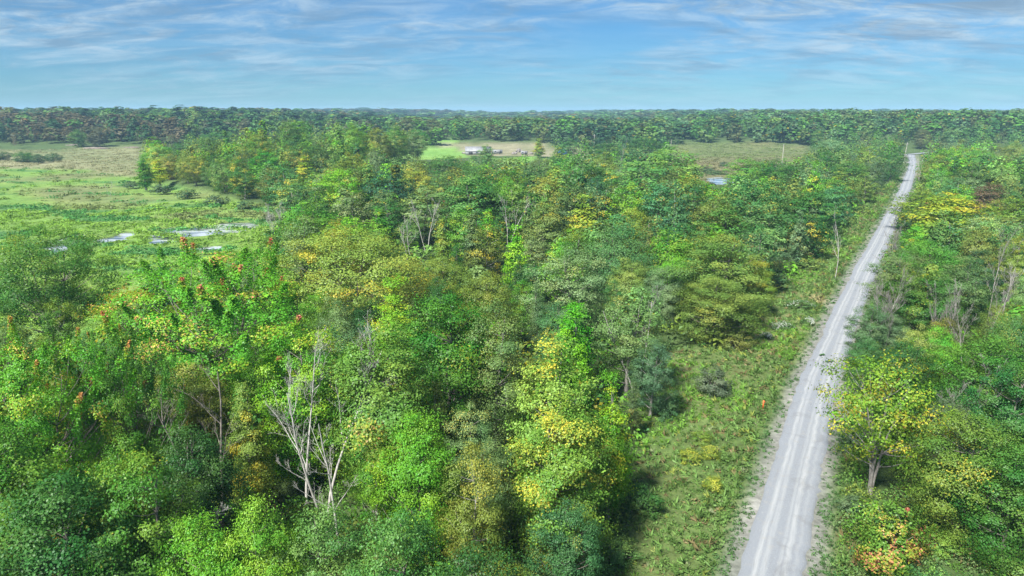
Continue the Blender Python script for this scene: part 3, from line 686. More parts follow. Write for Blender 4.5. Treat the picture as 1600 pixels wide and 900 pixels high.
for pp_ in SHOW_PX:
    c_ = np.zeros(gx_.shape, bool)
    for (x0, y0), (x1, y1) in zip(pp_, pp_[1:] + pp_[:1]):
        if y0 != y1: c_ ^= ((y0 > gy_) != (y1 > gy_)) & (gx_ < (x1 - x0) * (gy_ - y0) / (y1 - y0) + x0)
    SHOW |= c_
def hides_open(X, Y, H, Wm):
    z = terrain(X, Y); n = np.zeros(np.shape(X), bool)
    for fx, fz in ((0, 1.0), (-.28, .85), (.28, .85), (-.45, .55), (.45, .55), (0, .7)):
        px, py, _ = project(X + fx * Wm, Y, z + fz * H)
        px = np.nan_to_num(px); py = np.nan_to_num(py)
        ok = (px > -200) & (px < 1799) & (py >= 0) & (py < 899)
        n |= ok & SHOW[np.clip(py, 0, 899).astype(int), np.clip(px + 200, 0, 1999).astype(int)]
    return n
rng = np.random.default_rng(11)
def blocked(a, b, grow=0.0):
    n = (poly_sd(MARSH, a, b) > -1.5 - grow) | (poly_sd(MEADOW, a, b) > -4) | (poly_sd(YARD, a, b) > -5) | (poly_sd(WETLAND, a, b) > -4) | (poly_sd(GLADE, a, b) > -1.2 - grow)
    for p in LAWN: n |= poly_sd(p, a, b) > -5
    n |= poly_sd(THICKET, a, b) > -0.5 if grow == 0 else False
    r = road_dist(a, b)
    return n | ((b < ROAD_END + 12) & (r > -6.5 - grow) & (r < 5.2 + grow))
PAL = [(MID, .16), (BRIGHT, .10), (DARK, .14), (GREY, .14), (OLIVE, .14), (PALE, .10), (BLUE, .06), ((.13, .20, .03), .08), ((.06, .13, .030), .08)]
pal_c = [p[0] for p in PAL]; pal_w = np.array([p[1] for p in PAL]); pal_w = pal_w / pal_w.sum()
def random_tree(X, Y):
    right = road_dist(np.array([X]), np.array([Y]))[0] > 0
    c = np.array(pal_c[rng.choice(len(pal_c), p=pal_w)]) * rng.uniform(0.75, 1.35)
    c = c * rng.uniform(0.92, 1.08, 3)
    a, amt = [(aY, .10), (aB, .12), (aO, .08), (aY, .25), (aB, .0)][rng.integers(5)]
    form = rng.choice(['round', 'airy', 'column', 'dome', 'vase'], p=[.46, .27, .13, .10, .04])
    H = rng.uniform(12, 18.5) * (0.86 if right and Y < 250 else 1.0)
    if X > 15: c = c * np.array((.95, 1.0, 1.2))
    if Y > 500:
        k = rng.random()
        if X < -140 and k < (0.28 if Y < 800 else 0.5): form, c, amt = 'cone', np.array((.026, .082, .032)) * rng.uniform(.85, 1.15), 0.0
        elif X < -140 and k < 0.60: c, a, amt = np.array((.085, .068, .042)) * rng.uniform(.8, 1.2), aB, .05
        elif k < 0.14: c, a, amt = np.array((.10, .095, .035)) * rng.uniform(.8, 1.2), aB, .1
        elif 60 < X < 190 and k < 0.45: form, c, amt = 'cone', np.array((.026, .085, .040)) * rng.uniform(.85, 1.15), 0.0
        H = rng.uniform(14, 19)
        if hash_noise(X * .6, Y, 110.) > .35 and X < 120 and rng.random() < .55: c, a, amt = np.array((.14, .085, .055)) * rng.uniform(.8, 1.2), aB, .1
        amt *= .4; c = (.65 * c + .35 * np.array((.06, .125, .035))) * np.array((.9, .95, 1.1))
    return H, form, c, a, amt
GRID = {}
def free(X, Y, r):
    g = 6.0
    m_ = max(r, 9.0)
    for i in range(int((X - m_) // g), int((X + m_) // g) + 1):
        for j in range(int((Y - m_) // g), int((Y + m_) // g) + 1):
            for (a, b, q) in GRID.get((i, j), ()):
                if (a - X) ** 2 + (b - Y) ** 2 < (max(r, q)) ** 2: return False
    return True
def occupy(X, Y, r): GRID.setdefault((int(X // 6.0), int(Y // 6.0)), []).append((X, Y, r))
for q in TREES: occupy(q['x'], q['y'], max(2.6, q['W'] * 0.30))
n_try = 30000
logY = rng.uniform(math.log(24), math.log(700), n_try); un = rng.uniform(-1, 1, n_try)
YY = np.exp(logY); XX = un * (0.80 * YY + 16)
YY = np.r_[YY, rng.uniform(290, 560, 6000)]; XX = np.r_[XX, rng.uniform(-230, -30, 6000)]
okk = ~blocked(XX, YY)
for k in np.nonzero(okk)[0]:
    Y = float(YY[k]); X = float(XX[k])
    belt = -230 < X < -.21 * Y and 290 < Y < 560
    s = 7.5 if belt else max(5.2, 4.4 + 0.019 * Y)
    if not free(X, Y, s): continue
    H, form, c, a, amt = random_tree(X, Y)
    if belt: H = rng.uniform(15, 21)
    elif 130 <= Y < 500: H = rng.uniform(13, 20)
    elif Y < 130: H = rng.uniform(8.5, 14.5)
    Wm = {'round': 8.6, 'airy': 6.8, 'column': 4.6, 'dome': 9, 'vase': 10, 'cone': 5.8}[form] * rng.uniform(.8, 1.15) * (H / 15)
    Wm *= 0.92 * min(1.6, s / 5.2) ** 0.75
    ok = False
    for shrink in (1.0, 0.78, 0.6):
        if not hides_open(X, Y, H * shrink, Wm * (0.5 + 0.5 * shrink)): ok = True; break
    if not ok: continue
    # a tree of the filling wood stays under the listed ones that stand behind it
    TREES.append(dict(x=X, y=Y, H=H * shrink, W=Wm * (0.5 + 0.5 * shrink), form=form, col=c, aut=a, amt=amt, label=None, short=None, key=False))
    occupy(X, Y, s)

# what of each tree can be seen: crowns drawn far to near as ellipses on a coarse picture
BW, BH = 480, 270
def paint(trees):
    buf = np.full((BH, BW), -1, int)
    gy, gx = np.mgrid[0:BH, 0:BW]
    for i in sorted(range(len(trees)), key=lambda i: -trees[i]['y']):
        q = trees[i]; z = float(terrain(q['x'], q['y'])); cb = FORM[q['form']]['cb']
        px, py, d = project(q['x'], q['y'], z + q['H'] * (1 + cb) / 2)
        rx = q['W'] / 2 * F / d * 0.92 * BW / 1600; ry = q['H'] * (1 - cb) / 2 * F / d * 0.97 * BW / 1600
        cx, cyy = px * BW / 1600, py * BW / 1600
        x0, x1, y0, y1 = int(max(0, cx - rx - 1)), int(min(BW, cx + rx + 2)), int(max(0, cyy - ry - 1)), int(min(BH, cyy + ry + 2))
        if x0 >= x1 or y0 >= y1: continue
        m = ((gx[y0:y1, x0:x1] - cx) / max(rx, .6)) ** 2 + ((gy[y0:y1, x0:x1] - cyy) / max(ry, .6)) ** 2 <= 1
        buf[y0:y1, x0:x1][m] = i
    return buf
buf = paint(TREES)
# filling trees that would hide most of a listed one are taken out
def key_hidden():
    bad = set()
    for i, q in enumerate(TREES):
        if not q['key']: continue
        z = float(terrain(q['x'], q['y'])); cb = FORM[q['form']]['cb']
        for fz, w in ((.97, .0), (.85, .2), (.85, -.2), (.70, .34), (.70, -.34), (.6, 0), (.5, .3), (.5, -.3)):
            px, py, _ = project(q['x'] + w * q['W'], q['y'], z + fz * q['H'])
            ix, iy = int(px * BW / 1600), int(py * BW / 1600)
            if 0 <= ix < BW and 0 <= iy < BH:
                j = buf[iy, ix]
                if j >= 0 and not TREES[j]['key'] and TREES[j]['y'] < q['y'] - 0.5: bad.add(j)
    for d_ in [d_ for d_ in DEADS if d_[3] not in (4, 13, 14, 21, 22, 23)]:
        X, Y = at(d_[0], d_[1], d_[2])
        for fz in (.97, .85, .72, .6, .48, .38):
            for w in (-.9, 0, .9):
                px, py, _ = project(X - d_[5][0] * d_[2] * (1 - fz) + w, Y, float(terrain(X, Y)) + fz * d_[2])
                ix, iy = int(px * BW / 1600), int(py * BW / 1600)
                if 0 <= ix < BW and 0 <= iy < BH:
                    j = buf[iy, ix]
                    if j >= 0 and not TREES[j]['key'] and TREES[j]['y'] < Y + 1.5: bad.add(j); TREES[j]['H'] *= 0.75
    return bad
for _ in range(8):
    bad = key_hidden()
    if not bad: break
    for j in bad: TREES[j]['H'] *= 0.80; TREES[j]['W'] *= 0.93
    TREES = [q for q in TREES if q['key'] or q['H'] > 6.0]
    buf = paint(TREES)
seen = np.bincount(buf[buf >= 0].ravel(), minlength=len(TREES))
for q, s in zip(TREES, seen): q['seen'] = int(s)
DEAD_N = len(DEADS)
order = sorted([q for q in TREES if not q['key'] and q['seen'] >= 2], key=lambda q: -q['seen'])
N_SINGLE = 300 - DEAD_N - len(KEY)
SINGLE = [q for q in TREES if q['key']] + order[:N_SINGLE]
MASS = order[N_SINGLE:] + [q for q in TREES if not q['key'] and q['seen'] < 2 and q['y'] > 34]

# labels of the unlisted single trees: their look, then the listed tree they stand by
def colour_word(c):
    r, g, b = c
    if r > g * 1.05: return 'brownish'
    if g > 0.16 and r < 0.13 and b < 0.035: return 'bright green'
    if r > 0.85 * g: return 'yellowish'
    if b > 0.42 * g: return 'blue-green' if r < 0.5 * g else 'grey-green'
    if r > 0.68 * g: return 'olive'
    if g < 0.092: return 'dark green'
    if g > 0.15: return 'light green'
    return 'mid green'
FORM_WORD = {'round': 'round', 'airy': 'airy', 'column': 'slim', 'dome': 'domed', 'vase': 'spreading', 'cone': 'pointed', 'birch': 'many-stemmed', 'plume': 'shooting', 'sapling': 'young'}
ORD = ['first', 'second', 'third', 'fourth', 'fifth', 'sixth', 'seventh', 'eighth', 'ninth', 'tenth', 'eleventh', 'twelfth', 'thirteenth', 'fourteenth', 'fifteenth', 'sixteenth', 'seventeenth', 'eighteenth', 'nineteenth', 'twentieth']
marks = [q for q in TREES if q['key']]
rows = {}
for q in SINGLE:
    if q['key']: continue
    r = road_dist(np.array([q['x']]), np.array([q['y']]))[0]
    same = [m for m in marks if (road_dist(np.array([m['x']]), np.array([m['y']]))[0] > 0) == (r > 0)]
    m = min(same, key=lambda m: math.hypot(m['x'] - q['x'], m['y'] - q['y']))
    dx, dy = q['x'] - m['x'], q['y'] - m['y']
    if abs(dx) > abs(dy): w = ('roadward of' if (dx > 0) == (r < 0) else ('marshward of' if r < 0 else 'further in than'))
    else: w = 'behind' if dy > 0 else 'in front of'
    rows.setdefault((m['short'], w), []).append((math.hypot(dx, dy), q))
for (short, w), v in rows.items():
    v.sort(key=lambda p: p[0])
    for k, (_, q) in enumerate(v):
        size = 'tall ' if q['H'] > 15 else ('low ' if q['H'] < 9.5 else '')
        tail = w if len(v) == 1 else ORD[min(k, 19)] + ' ' + w
        if len((tail + ' ' + short).split()) > 6: size = ''
        q['label'] = f"{size}{colour_word(q['col'])} {FORM_WORD[q['form']]} tree, {tail} the {short}"
NAME = {'round': 'broadleaf_tree', 'airy': 'airy_tree', 'column': 'slender_tree', 'dome': 'domed_tree', 'vase': 'spreading_tree', 'cone': 'conifer_tree', 'birch': 'birch_tree', 'plume': 'maple_tree', 'sapling': 'maple_sapling'}
for i, q in enumerate(SINGLE):
    z = float(terrain(q['x'], q['y'])); d = project(q['x'], q['y'], z + q['H'])[2]
    lod = 0 if d < 135 else 1
    o = plant(NAME[q['form']], q['form'], q['x'], q['y'], q['H'], q['W'], [float(c) for c in q['col']], q['aut'], q['amt'], i * 7 + 3, lod, random.Random(i).uniform(0, 6.28))
    r = road_dist(np.array([q['x']]), np.array([q['y']]))[0]
    tag(o, q['label'], 'tree', 'trees of the wood across the road' if r > 0 else 'trees of the mixed wood between marsh and road')

# ------------------------------------------------------------------ the far wood: one mass
def mass_form(kind, nq, seed):
    f = FORM[kind]; g = np.random.default_rng(seed); K = 26 if nq > 120 else 12
    envk = {'birch': 'vase', 'plume': 'vase'}.get(kind, kind)
    tt = g.beta(1.3, 1.0, K); a = g.uniform(0, 6.28, K); rr = g.uniform(.45, .9, K)
    cs = 0.21 * f['W'] * g.uniform(.7, 1.25, K)
    R = np.maximum(env(envk, tt) * f['W'] / 2 * rr, 0)
    C = np.c_[R * np.cos(a), R * np.sin(a), f['H'] * (f['cb'] + (1 - f['cb']) * tt) - cs * .5]
    idx = g.integers(0, K, nq)
    D = unit(g.normal(size=(nq, 3)) + np.array([0, 0, .45]))
    P = C[idx] + D * (cs[idx] * g.uniform(.75, 1.1, nq))[:, None]
    D2 = unit(P - np.array([0, 0, f['H'] * (f['cb'] + (1 - f['cb']) * .4)]))
    N = unit(.7 * D + .7 * D2 + .2 * g.normal(size=(nq, 3)) + np.array([0, 0, .15]))
    L = math.sqrt(f['W'] * f['H'] * 3.6 / nq)
    if nq == 40: L = min(L, 1.1)
    elif nq >= 200: L = min(L, .8)
    q = leaf_quads(P, N, L, .78, g, .2)
    return q, np.clip(.5 + .26 * g.normal(size=nq), 0, 1)
class Mass:
    def __init__(s): s.q, s.v, s.t = [], [], []
    def add(s, q, v, tint, X, Y, Z, sc, rz):
        ca, sa = math.cos(rz), math.sin(rz)
        x, y, z = q[..., 0] * sc[0], q[..., 1] * sc[1], q[..., 2] * sc[2]
        s.q.append(np.stack([x * ca - y * sa + X, x * sa + y * ca + Y, z + Z], -1).astype(np.float32))
        s.v.append(v)
        tint = np.asarray(tint, float)
        s.t.append(np.broadcast_to(tint, (len(v), 3)) if tint.ndim == 1 else tint)
    def build(s, name, label, cat=None):
        q = np.concatenate(s.q); n = len(q); tt = np.c_[np.concatenate(s.t), np.ones(n)]
        me = build_mesh(name, q.reshape(-1, 3), np.arange(n * 4).reshape(-1, 4), 'mass_leaf', {'v': ('FACE', 'FLOAT', np.concatenate(s.v)), 'tint': ('FACE', 'FLOAT_COLOR', tt)})
        pass
        return tag(link(name, me), label, cat, kind='stuff')
MF = {}
def mform(kind, nq, var):
    k = (kind, nq, var)
    if k not in MF: MF[k] = mass_form(kind, nq, 1000 + nq + var * 17 + sum(map(ord, kind)))
    return MF[k]
forest = Mass()
def mass_tree(q, n):
    qq, v = mform(q['form'], n, int(rng.integers(3)))
    f = FORM[q['form']]
    forest.add(qq, v, np.where(rng.random((len(v), 1)) < q['amt'] * .6, np.array(q['aut'])[None, :] * .55, np.asarray(q['col'])[None, :]), q['x'], q['y'], float(terrain(q['x'], q['y'])) - .3, (q['W'] / f['W'], q['W'] / f['W'], q['H'] / f['H']), rng.uniform(0, 6.28))
for q in MASS:
    d = q['y']
    n = 800 if d < 170 else 520 if d < 260 else 380 if d < 400 else 250
    if q['seen'] < 2: n = 600 if d < 90 else 200 if d < 140 else 40
    mass_tree(q, n)
n_far = 11000
ly = rng.uniform(math.log(690), math.log(5200), n_far); ux = rng.uniform(-1, 1, n_far)
FARG = {}
farblk = blocked(ux * .80 * np.exp(ly), np.exp(ly))
for k in range(n_far):
    Y = math.exp(ly[k]); X = ux[k] * .80 * Y
    s = .019 * Y
    key = (int(round(math.log(Y) / .019)), int(round(X / s)))
    if key in FARG: continue
    FARG[key] = 1
    if Y < 900 and farblk[k]: continue
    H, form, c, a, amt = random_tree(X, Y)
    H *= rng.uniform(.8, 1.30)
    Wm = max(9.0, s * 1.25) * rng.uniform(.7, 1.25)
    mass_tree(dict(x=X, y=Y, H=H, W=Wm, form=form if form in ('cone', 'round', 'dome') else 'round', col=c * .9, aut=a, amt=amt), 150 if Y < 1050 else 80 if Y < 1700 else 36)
forest.build('far_forest', 'mixed green and rust coloured woodland stretching to the horizon', 'forest')

# ------------------------------------------------------------------ undergrowth, glade herbs, marsh sedge
def herb_form(n, w, h, L, seed, blade=False):
    g = np.random.default_rng(seed)
    a = g.uniform(0, 6.28, n); r = np.sqrt(g.random(n)) * w / 2
    z = h * (1 - (2 * r / w) ** 2 * .7) * g.uniform(.35, 1.0, n)
    P = np.c_[r * np.cos(a), r * np.sin(a), z]
    if blade:
        N = unit(np.c_[np.cos(a + 1.5), np.sin(a + 1.5), .3 + 0 * a] + .4 * g.normal(size=(n, 3)))
        q = leaf_quads(P, N, L, .16, g, 0, axis=np.c_[.5 * np.cos(a), .5 * np.sin(a), np.ones(n)])
    else:
        N = unit(np.c_[.5 * np.cos(a), .5 * np.sin(a), np.ones(n)] + .55 * g.normal(size=(n, 3)))
        q = leaf_quads(P, N, L, .6, g, .15)
    return q, np.clip(.5 + .25 * g.normal(size=n), 0, 1)
under = Mass()
UF = [herb_form(36, 3.4, 2.6, .66, 50 + k) for k in range(4)]
UN = [herb_form(110, 3.4, 2.6, .34, 150 + k) for k in range(3)]
YY = np.exp(rng.uniform(math.log(24), math.log(330), 4200)); XX = rng.uniform(-1, 1, 4200) * (.80 * YY + 12)
YY = np.r_[YY, rng.uniform(44, 75, 420)]; XX = np.r_[XX, rng.uniform(18, 62, 420)]
th_ = poly_sd(THICKET, XX, YY) > -1
ok = ~(blocked(XX, YY, -0.8) | (hides_open(XX, YY, 2.0, 2.0) & ~th_))
th_ = th_[ok]; iu = -1
for X, Y in zip(XX[ok].tolist(), YY[ok].tolist()):
    iu += 1
    q, v = UN[rng.integers(3)] if Y < 75 else UF[rng.integers(4)]; s = rng.uniform(.6, 1.35) * (1 + max(0, Y - 60) / 260)
    c = np.array(pal_c[rng.choice(len(pal_c), p=pal_w)]) * rng.uniform(.75, 1.15)
    if rng.random() < .10: c = np.array((.13, .115, .05)) * rng.uniform(.7, 1.1)
    if th_[iu]: s *= .6
    under.add(q, v, c, X, Y, float(terrain(X, Y)) - .1, (s, s, s * rng.uniform(.7, 1.3)), rng.uniform(0, 6.28))
under.build('undergrowth', 'leafy shrubs and seedlings covering the floor of the wood', 'undergrowth')

herbs = Mass()
HF = [herb_form(16, .9, .45, .24, 70 + k) for k in range(4)]; BF = [herb_form(14, .7, .55, .75, 80 + k, True) for k in range(4)]
YY = np.exp(rng.uniform(math.log(40), math.log(400), 19000)); XX = np.interp(YY, ROAD_PATH[:, 1], ROAD_PATH[:, 0]) + rng.uniform(-30, 9, 19000)
rr_ = road_dist(XX, YY)
ok = ((rr_ < -2.55) | (rr_ > 2.6)) & ((poly_sd(GLADE, XX, YY) > -1.5) | ((rr_ > -8) & (rr_ < 6.5)))
for X, Y, r in zip(XX[ok].tolist(), YY[ok].tolist(), rr_[ok].tolist()):
    near = abs(r) < 4.6
    dry = float(hash_noise(X * 1.3 + 7, Y * .8, 6.0)) > .60 and not near and rng.random() < .6
    p1 = float(hash_noise(X, Y + 30, 8.0))
    if dry: q, v = BF[rng.integers(4)]; c = np.array((.20, .19, .09)) * rng.uniform(.7, 1.15)
    elif near: q, v = (HF if rng.random() < .75 else BF)[rng.integers(4)]; c = np.array((.060, .130, .040)) * rng.uniform(.75, 1.2)
    else:
        q, v = (HF if rng.random() < .5 else BF)[rng.integers(4)]
        c = np.array((.095, .195, .030) if p1 > 0 else (.085, .155, .040)) * rng.uniform(.7, 1.3)
        if rng.random() < .06: c = np.array((.17, .21, .045))
        elif rng.random() < .010: c = np.array((.20, .24, .13))
        elif rng.random() < .10: c = np.array((.15, .125, .06))
    s = rng.uniform(.5, 1.0) * (.6 if near else 1.0) * (1 + Y / 220)
    herbs.add(q, v, c, X, Y, float(terrain(X, Y)) - .22, (s, s, s * (1.0 if not near else .8)), rng.uniform(0, 6.28))
herbs.build('grass', 'rough grass and weeds along both sides of the gravel road', 'grass')

sedge = Mass()
SF = [herb_form(22, 2.6, .75, .95, 90 + k, True) for k in range(4)] + [herb_form(22, 2.4, .8, .60, 95 + k) for k in range(3)]
mb = (MARSH[:, 0].min(), MARSH[:, 0].max(), MARSH[:, 1].min(), MARSH[:, 1].max())
YY = np.where(np.arange(7000) % 3 == 0, rng.uniform(85, 520, 7000), rng.uniform(100, 280, 7000)); XX = -10 - rng.random(7000) * (.85 * YY)
ok = poly_sd(MARSH, XX, YY) > -2
for p in POOLS[:5]: ok &= (poly_sd(p, XX, YY) < -1.2) & (poly_sd(p, XX, YY + 3.0) < 0) | ((hash_noise(XX * .8, YY * 1.4, 3.0) > .22))
for X, Y in zip(XX[ok].tolist(), YY[ok].tolist()):
    n2 = float(hash_noise(X, Y * 2.4, 11.0)); n3 = float(hash_noise(X + 40, Y, 17.0))
    if n2 > .25: c = np.array((.060, .185, .045))
    elif Y > 240 and n3 > .0: c = np.array((.125, .165, .055))
    else: c = np.array((.135, .250, .035))
    q, v = SF[rng.integers(7)]; s = rng.uniform(.55, 1.15) * (1 + Y / 500)
    sedge.add(q, v, c * rng.uniform(.75, 1.25), X, Y, 0.0, (s * 1.3, s, s * rng.uniform(.5, 1.15)), rng.uniform(0, 6.28))
sedge.build('sedge', 'green sedge tussocks filling the marsh around the pools', 'sedge')
meadow = Mass()
spots = []
for w_, zone in enumerate((MEADOW, WETLAND)):
    XX = rng.uniform(zone[:, 0].min(), zone[:, 0].max(), 2100); YY = rng.uniform(zone[:, 1].min(), zone[:, 1].max(), 2100)
    ok = (poly_sd(zone, XX, YY) > 0) & (poly_sd(POND, XX, YY) < -1)
    spots += [(x_, y_, w_) for x_, y_ in zip(XX[ok].tolist(), YY[ok].tolist())]
for X, Y, w_ in spots:
    if w_: c = np.array((.13, .135, .06) if hash_noise(X, Y, 60.) > -.1 else (.12, .17, .05))
    else: c = np.array((.20, .20, .11))
    q, v = SF[rng.integers(4)]; s = rng.uniform(1.2, 2.4)
    meadow.add(q, v, c * rng.uniform(.7, 1.2), X, Y, float(terrain(X, Y)), (s * 1.5, s, s * .45), rng.uniform(0, 6.28))
meadow.build('meadow_grass', 'dry tan grass of the open meadow and wetland', 'grass')
# ------------------------------------------------------------------ dead and bare trees
def bare_tree(seed, H, stems=1, lean=(0, 0), spread=.5, density=1.0, thick=1.0):
    g = np.random.default_rng(seed); trunk, twigs = [], []
    def grow(p, d, L, r, depth, out):
        n = (7, 5, 4, 3)[depth]
        pts = [p]; dd = d
        for k in range(n - 1):
            dd = unit(dd + g.normal(0, .07 + .05 * depth, 3) + np.array([0, 0, .05 * depth]))
            pts.append(pts[-1] + dd * L / (n - 1))
        pts = np.array(pts); rr = r * np.linspace(1, .22 if depth < 2 else .3, n)
        out.append(tube(pts, rr, (7, 5, 3, 3)[depth]))
        if depth >= 3: return
        m = int(round((9, 8, 6)[depth] * density))
        for k in range(m):
            t = g.uniform(.35, .98) if depth == 0 else g.uniform(.25, .95)
            i = t * (n - 1); a = int(i); b = min(a + 1, n - 1); q = pts[a] + (pts[b] - pts[a]) * (i - a)
            ax = unit(g.normal(size=3)); side = unit(ax - dd * np.dot(ax, dd))
            nd = unit(dd * (1 - spread * .6) + side * spread + np.array([0, 0, .22]))
            grow(q, nd, L * g.uniform(.22, .48) * (1.15 - t * .55), max(.010, r * (1 - .75 * t) * .52), depth + 1, twigs)
    for s in range(stems):
        a = s * 6.28 / stems + g.uniform(0, 1); sp = 0 if stems == 1 else .16
        grow(np.array([.12 * stems * math.cos(a) * (stems > 1), .12 * stems * math.sin(a) * (stems > 1), -.4]), unit(np.array([lean[0] + sp * math.cos(a), lean[1] + sp * math.sin(a), 1.0])), (H + .4) * (1 if s == 0 else g.uniform(.8, .97)), thick * (.0055 * H + .035), 0, trunk)
    return join(trunk), join(twigs)
for (px, py, H, seed, stems, lean, spr, den, thk, bark, label) in DEADS:
    X, Y = at(px, py, H)
    tr, tw = bare_tree(seed, H, stems, lean, spr, den, thk)
    root = link('dead_tree', None, loc=(X - lean[0] * H, Y - lean[1] * H, float(terrain(X, Y))))
    link('trunk', build_mesh('trunk', *tr, bark, smooth=True), root); link('crown', build_mesh('crown', *tw, bark, smooth=True), root)
    tag(root, label, 'tree', 'bare trees of the wood')

# ------------------------------------------------------------------ bushes
def blossom_mesh(w, h, n, L, seed):
    g = np.random.default_rng(seed); a = g.uniform(0, 6.28, n); r = np.sqrt(g.random(n)) * w / 2
    c = g.integers(0, 9, n); ca = g.uniform(0, 6.28, 9); cr = np.sqrt(g.random(9)) * w * .42
    x = .45 * r * np.cos(a) + cr[c] * np.cos(ca[c]); y = .45 * r * np.sin(a) + cr[c] * np.sin(ca[c])
    z = h * np.sqrt(np.clip(1 - (x * x + y * y) / (w * .62) ** 2, .05, 1)) + g.normal(0, .06 * h, n)
    N = unit(np.c_[x / w, y / w, .8 + 0 * x] + .3 * g.normal(size=(n, 3)))
    q = leaf_quads(np.c_[x, y, z], N, L, .9, g, 0)
    return q
M['white_bloom'] = plain('white_bloom', (.38, .42, .36), .8, .2); M['gold_bloom'] = plain('gold_bloom', (.34, .36, .03), .8, .3)
BUSH = [  # foot x, y, height, width in metres, colour, bloom, label
 (1112, 612, 3.6, 5.2, (.085, .120, .070), None, 'grey-green rounded bush standing alone in the glade'),
 (1250, 482, 1.6, 5.0, (.075, .150, .045), 'white_bloom', 'bush covered in white flowers, largest in the glade'),
 (1262, 504, 1.0, 2.4, (.075, .150, .045), 'white_bloom', 'small white-flowered bush close to the road verge'),
 (1222, 512, 1.1, 3.8, (.075, .150, .045), 'white_bloom', 'low white-flowered bush toward the wood edge'),
 (1198, 528, .9, 2.0, (.075, .150, .045), 'white_bloom', 'tiny white-flowered bush below the other white ones'),
 (1078, 722, 1.5, 2.2, (.150, .215, .030), 'gold_bloom', 'yellow-green goldenrod clump on the wood side of the glade'),
 (1110, 716, 1.5, 2.0, (.160, .220, .030), 'gold_bloom', 'yellowest goldenrod clump, set toward the road'),
 (1096, 690, 1.2, 2.6, (.120, .200, .030), None, 'green herb clump behind the two goldenrods'),
 (1114, 766, 1.4, 2.0, (.155, .215, .030), 'gold_bloom', 'goldenrod clump standing by itself below the other two'),
 (1040, 650, 3.0, 3.6, (.055, .125, .045), None, 'dark green bush at the foot of the slim blue-green tree'),
 (1002, 800, 2.6, 3.8, (.050, .130, .028), None, 'deep green bush at the wood edge beneath the vivid slim tree'),
 (960, 880, 2.2, 3.6, (.080, .160, .040), None, 'soft green bush low at the wood edge'),
 (1150, 545, 3.0, 5.0, (.120, .150, .034), None, 'olive bush under the yellowish-olive tree'),
 (1215, 452, 3.4, 6.0, (.060, .130, .040), None, 'green bush at the wood edge above the white flowers'),
 (1262, 420, 3.0, 6.0, (.095, .160, .034), None, 'yellowish bush bulging from the roadside wood'),
 (1306, 384, 3.0, 6.0, (.060, .140, .034), None, 'leafy green bush halfway along the verge'),
 (1345, 336, 3.2, 7.0, (.100, .165, .034), None, 'light green bush far along the verge'),
 (1376, 302, 3.0, 6.5, (.070, .140, .034), None, 'green bush where the verge narrows'),
 (1345, 300, 3.4, 7.0, (.085, .062, .050), None, 'dark purplish bush under the far roadside trees'),
 (1338, 700, 2.4, 3.6, (.060, .120, .050), None, 'grey-green bush beneath the yellow birch'),
 (1330, 800, 1.6, 2.6, (.075, .130, .060), None, 'pale weedy bush beside the red young maple'),
 (1465, 860, 2.0, 4.0, (.120, .215, .034), None, 'light green bush across from the red young maple'),
 (1545, 830, 2.2, 5.0, (.085, .180, .030), None, 'broad green bush low in the wood across the road'),
 (1580, 890, 2.0, 5.0, (.105, .195, .040), None, 'pale green bush in the corner across the road'),
 (205, 292, 3.0, 8.0, (.055, .110, .050), None, 'dull green willow bush at the tip of the belt'),
 (250, 300, 3.4, 9.0, (.060, .105, .055), None, 'grey willow bush below the bright yellow tree'),
 (292, 308, 3.6, 9.0, (.050, .110, .045), None, 'dark willow bush in the middle of the marsh shore'),
 (338, 318, 3.6, 9.0, (.060, .110, .055), None, 'grey-green willow bush nearer the pools'),
 (385, 326, 3.4, 8.0, (.055, .105, .045), None, 'brownish willow bush at the head of the pools'),
 (420, 345, 3.0, 6.0, (.095, .130, .060), None, 'pale willow bush under the grey dead thicket'),
 (1100, 268, 3.6, 11.0, (.050, .105, .045), None, 'round dark bush beside the small pond'),
 (1131, 260, 3.0, 7.0, (.040, .085, .050), None, 'small dark bush out in the wetland'),
 (1120, 272, 2.0, 16.0, (.060, .120, .045), None, 'long low bush on the far bank of the small pond'),
 (640, 222, 5.0, 12, (.045, .105, .035), None, 'dark bush between the two lawns'),
 (676, 226, 5.0, 13, (.050, .105, .030), None, 'green bush at the corner of the upper lawn'),
]
for i, (px, py, H, Wm, colr, bloom, label) in enumerate(BUSH):
    X, Y = at(px, py)
    o = plant('bush', 'bush', X, Y, H, Wm, colr, aY, .06, i, 0 if Y < 140 else 1, i * 1.7)
    nb = 300 if bloom == 'white_bloom' else 170
    if bloom: link('blossoms', crown_mesh('blossoms', blossom_mesh(Wm, H * .9, nb, .15 if bloom == 'white_bloom' else .11, i), np.zeros(nb), np.zeros(nb), bloom), o)
    tag(o, label, 'bush', 'bushes')

# ------------------------------------------------------------------ things made by people
M['weathered_white'] = plain('weathered_white', (.25, .26, .27), .8, .3, .6); M['grey_roof'] = plain('grey_roof', (.24, .25, .27), .6, .25, .5)
M['dark_opening'] = plain('dark_opening', (.035, .035, .04), .8); M['pole_wood'] = plain('pole_wood', (.42, .40, .37), .9, .3, 4)
M['blue_tarp'] = plain('blue_tarp', (.012, .10, .55), .45, .3, .8); M['rubber'] = plain('rubber', (.02, .02, .02), .8); M['glass_dark'] = plain('glass_dark', (.03, .05, .08), .15)
M['stake_orange'] = plain('stake_orange', (.72, .13, .03), .6, .15); M['stone'] = plain('stone', (.24, .22, .20), .9, .4, .8); M['rust_metal'] = plain('rust_metal', (.20, .11, .07), .8, .4, 1.0); M['glass_insulator'] = plain('glass_insulator', (.35, .42, .42), .2)
M['brown_rock'] = plain('brown_rock', (.21, .175, .15), .95, .5, .5); M['car_paint'] = plain('car_paint', (.55, .62, .66), .3, .1)
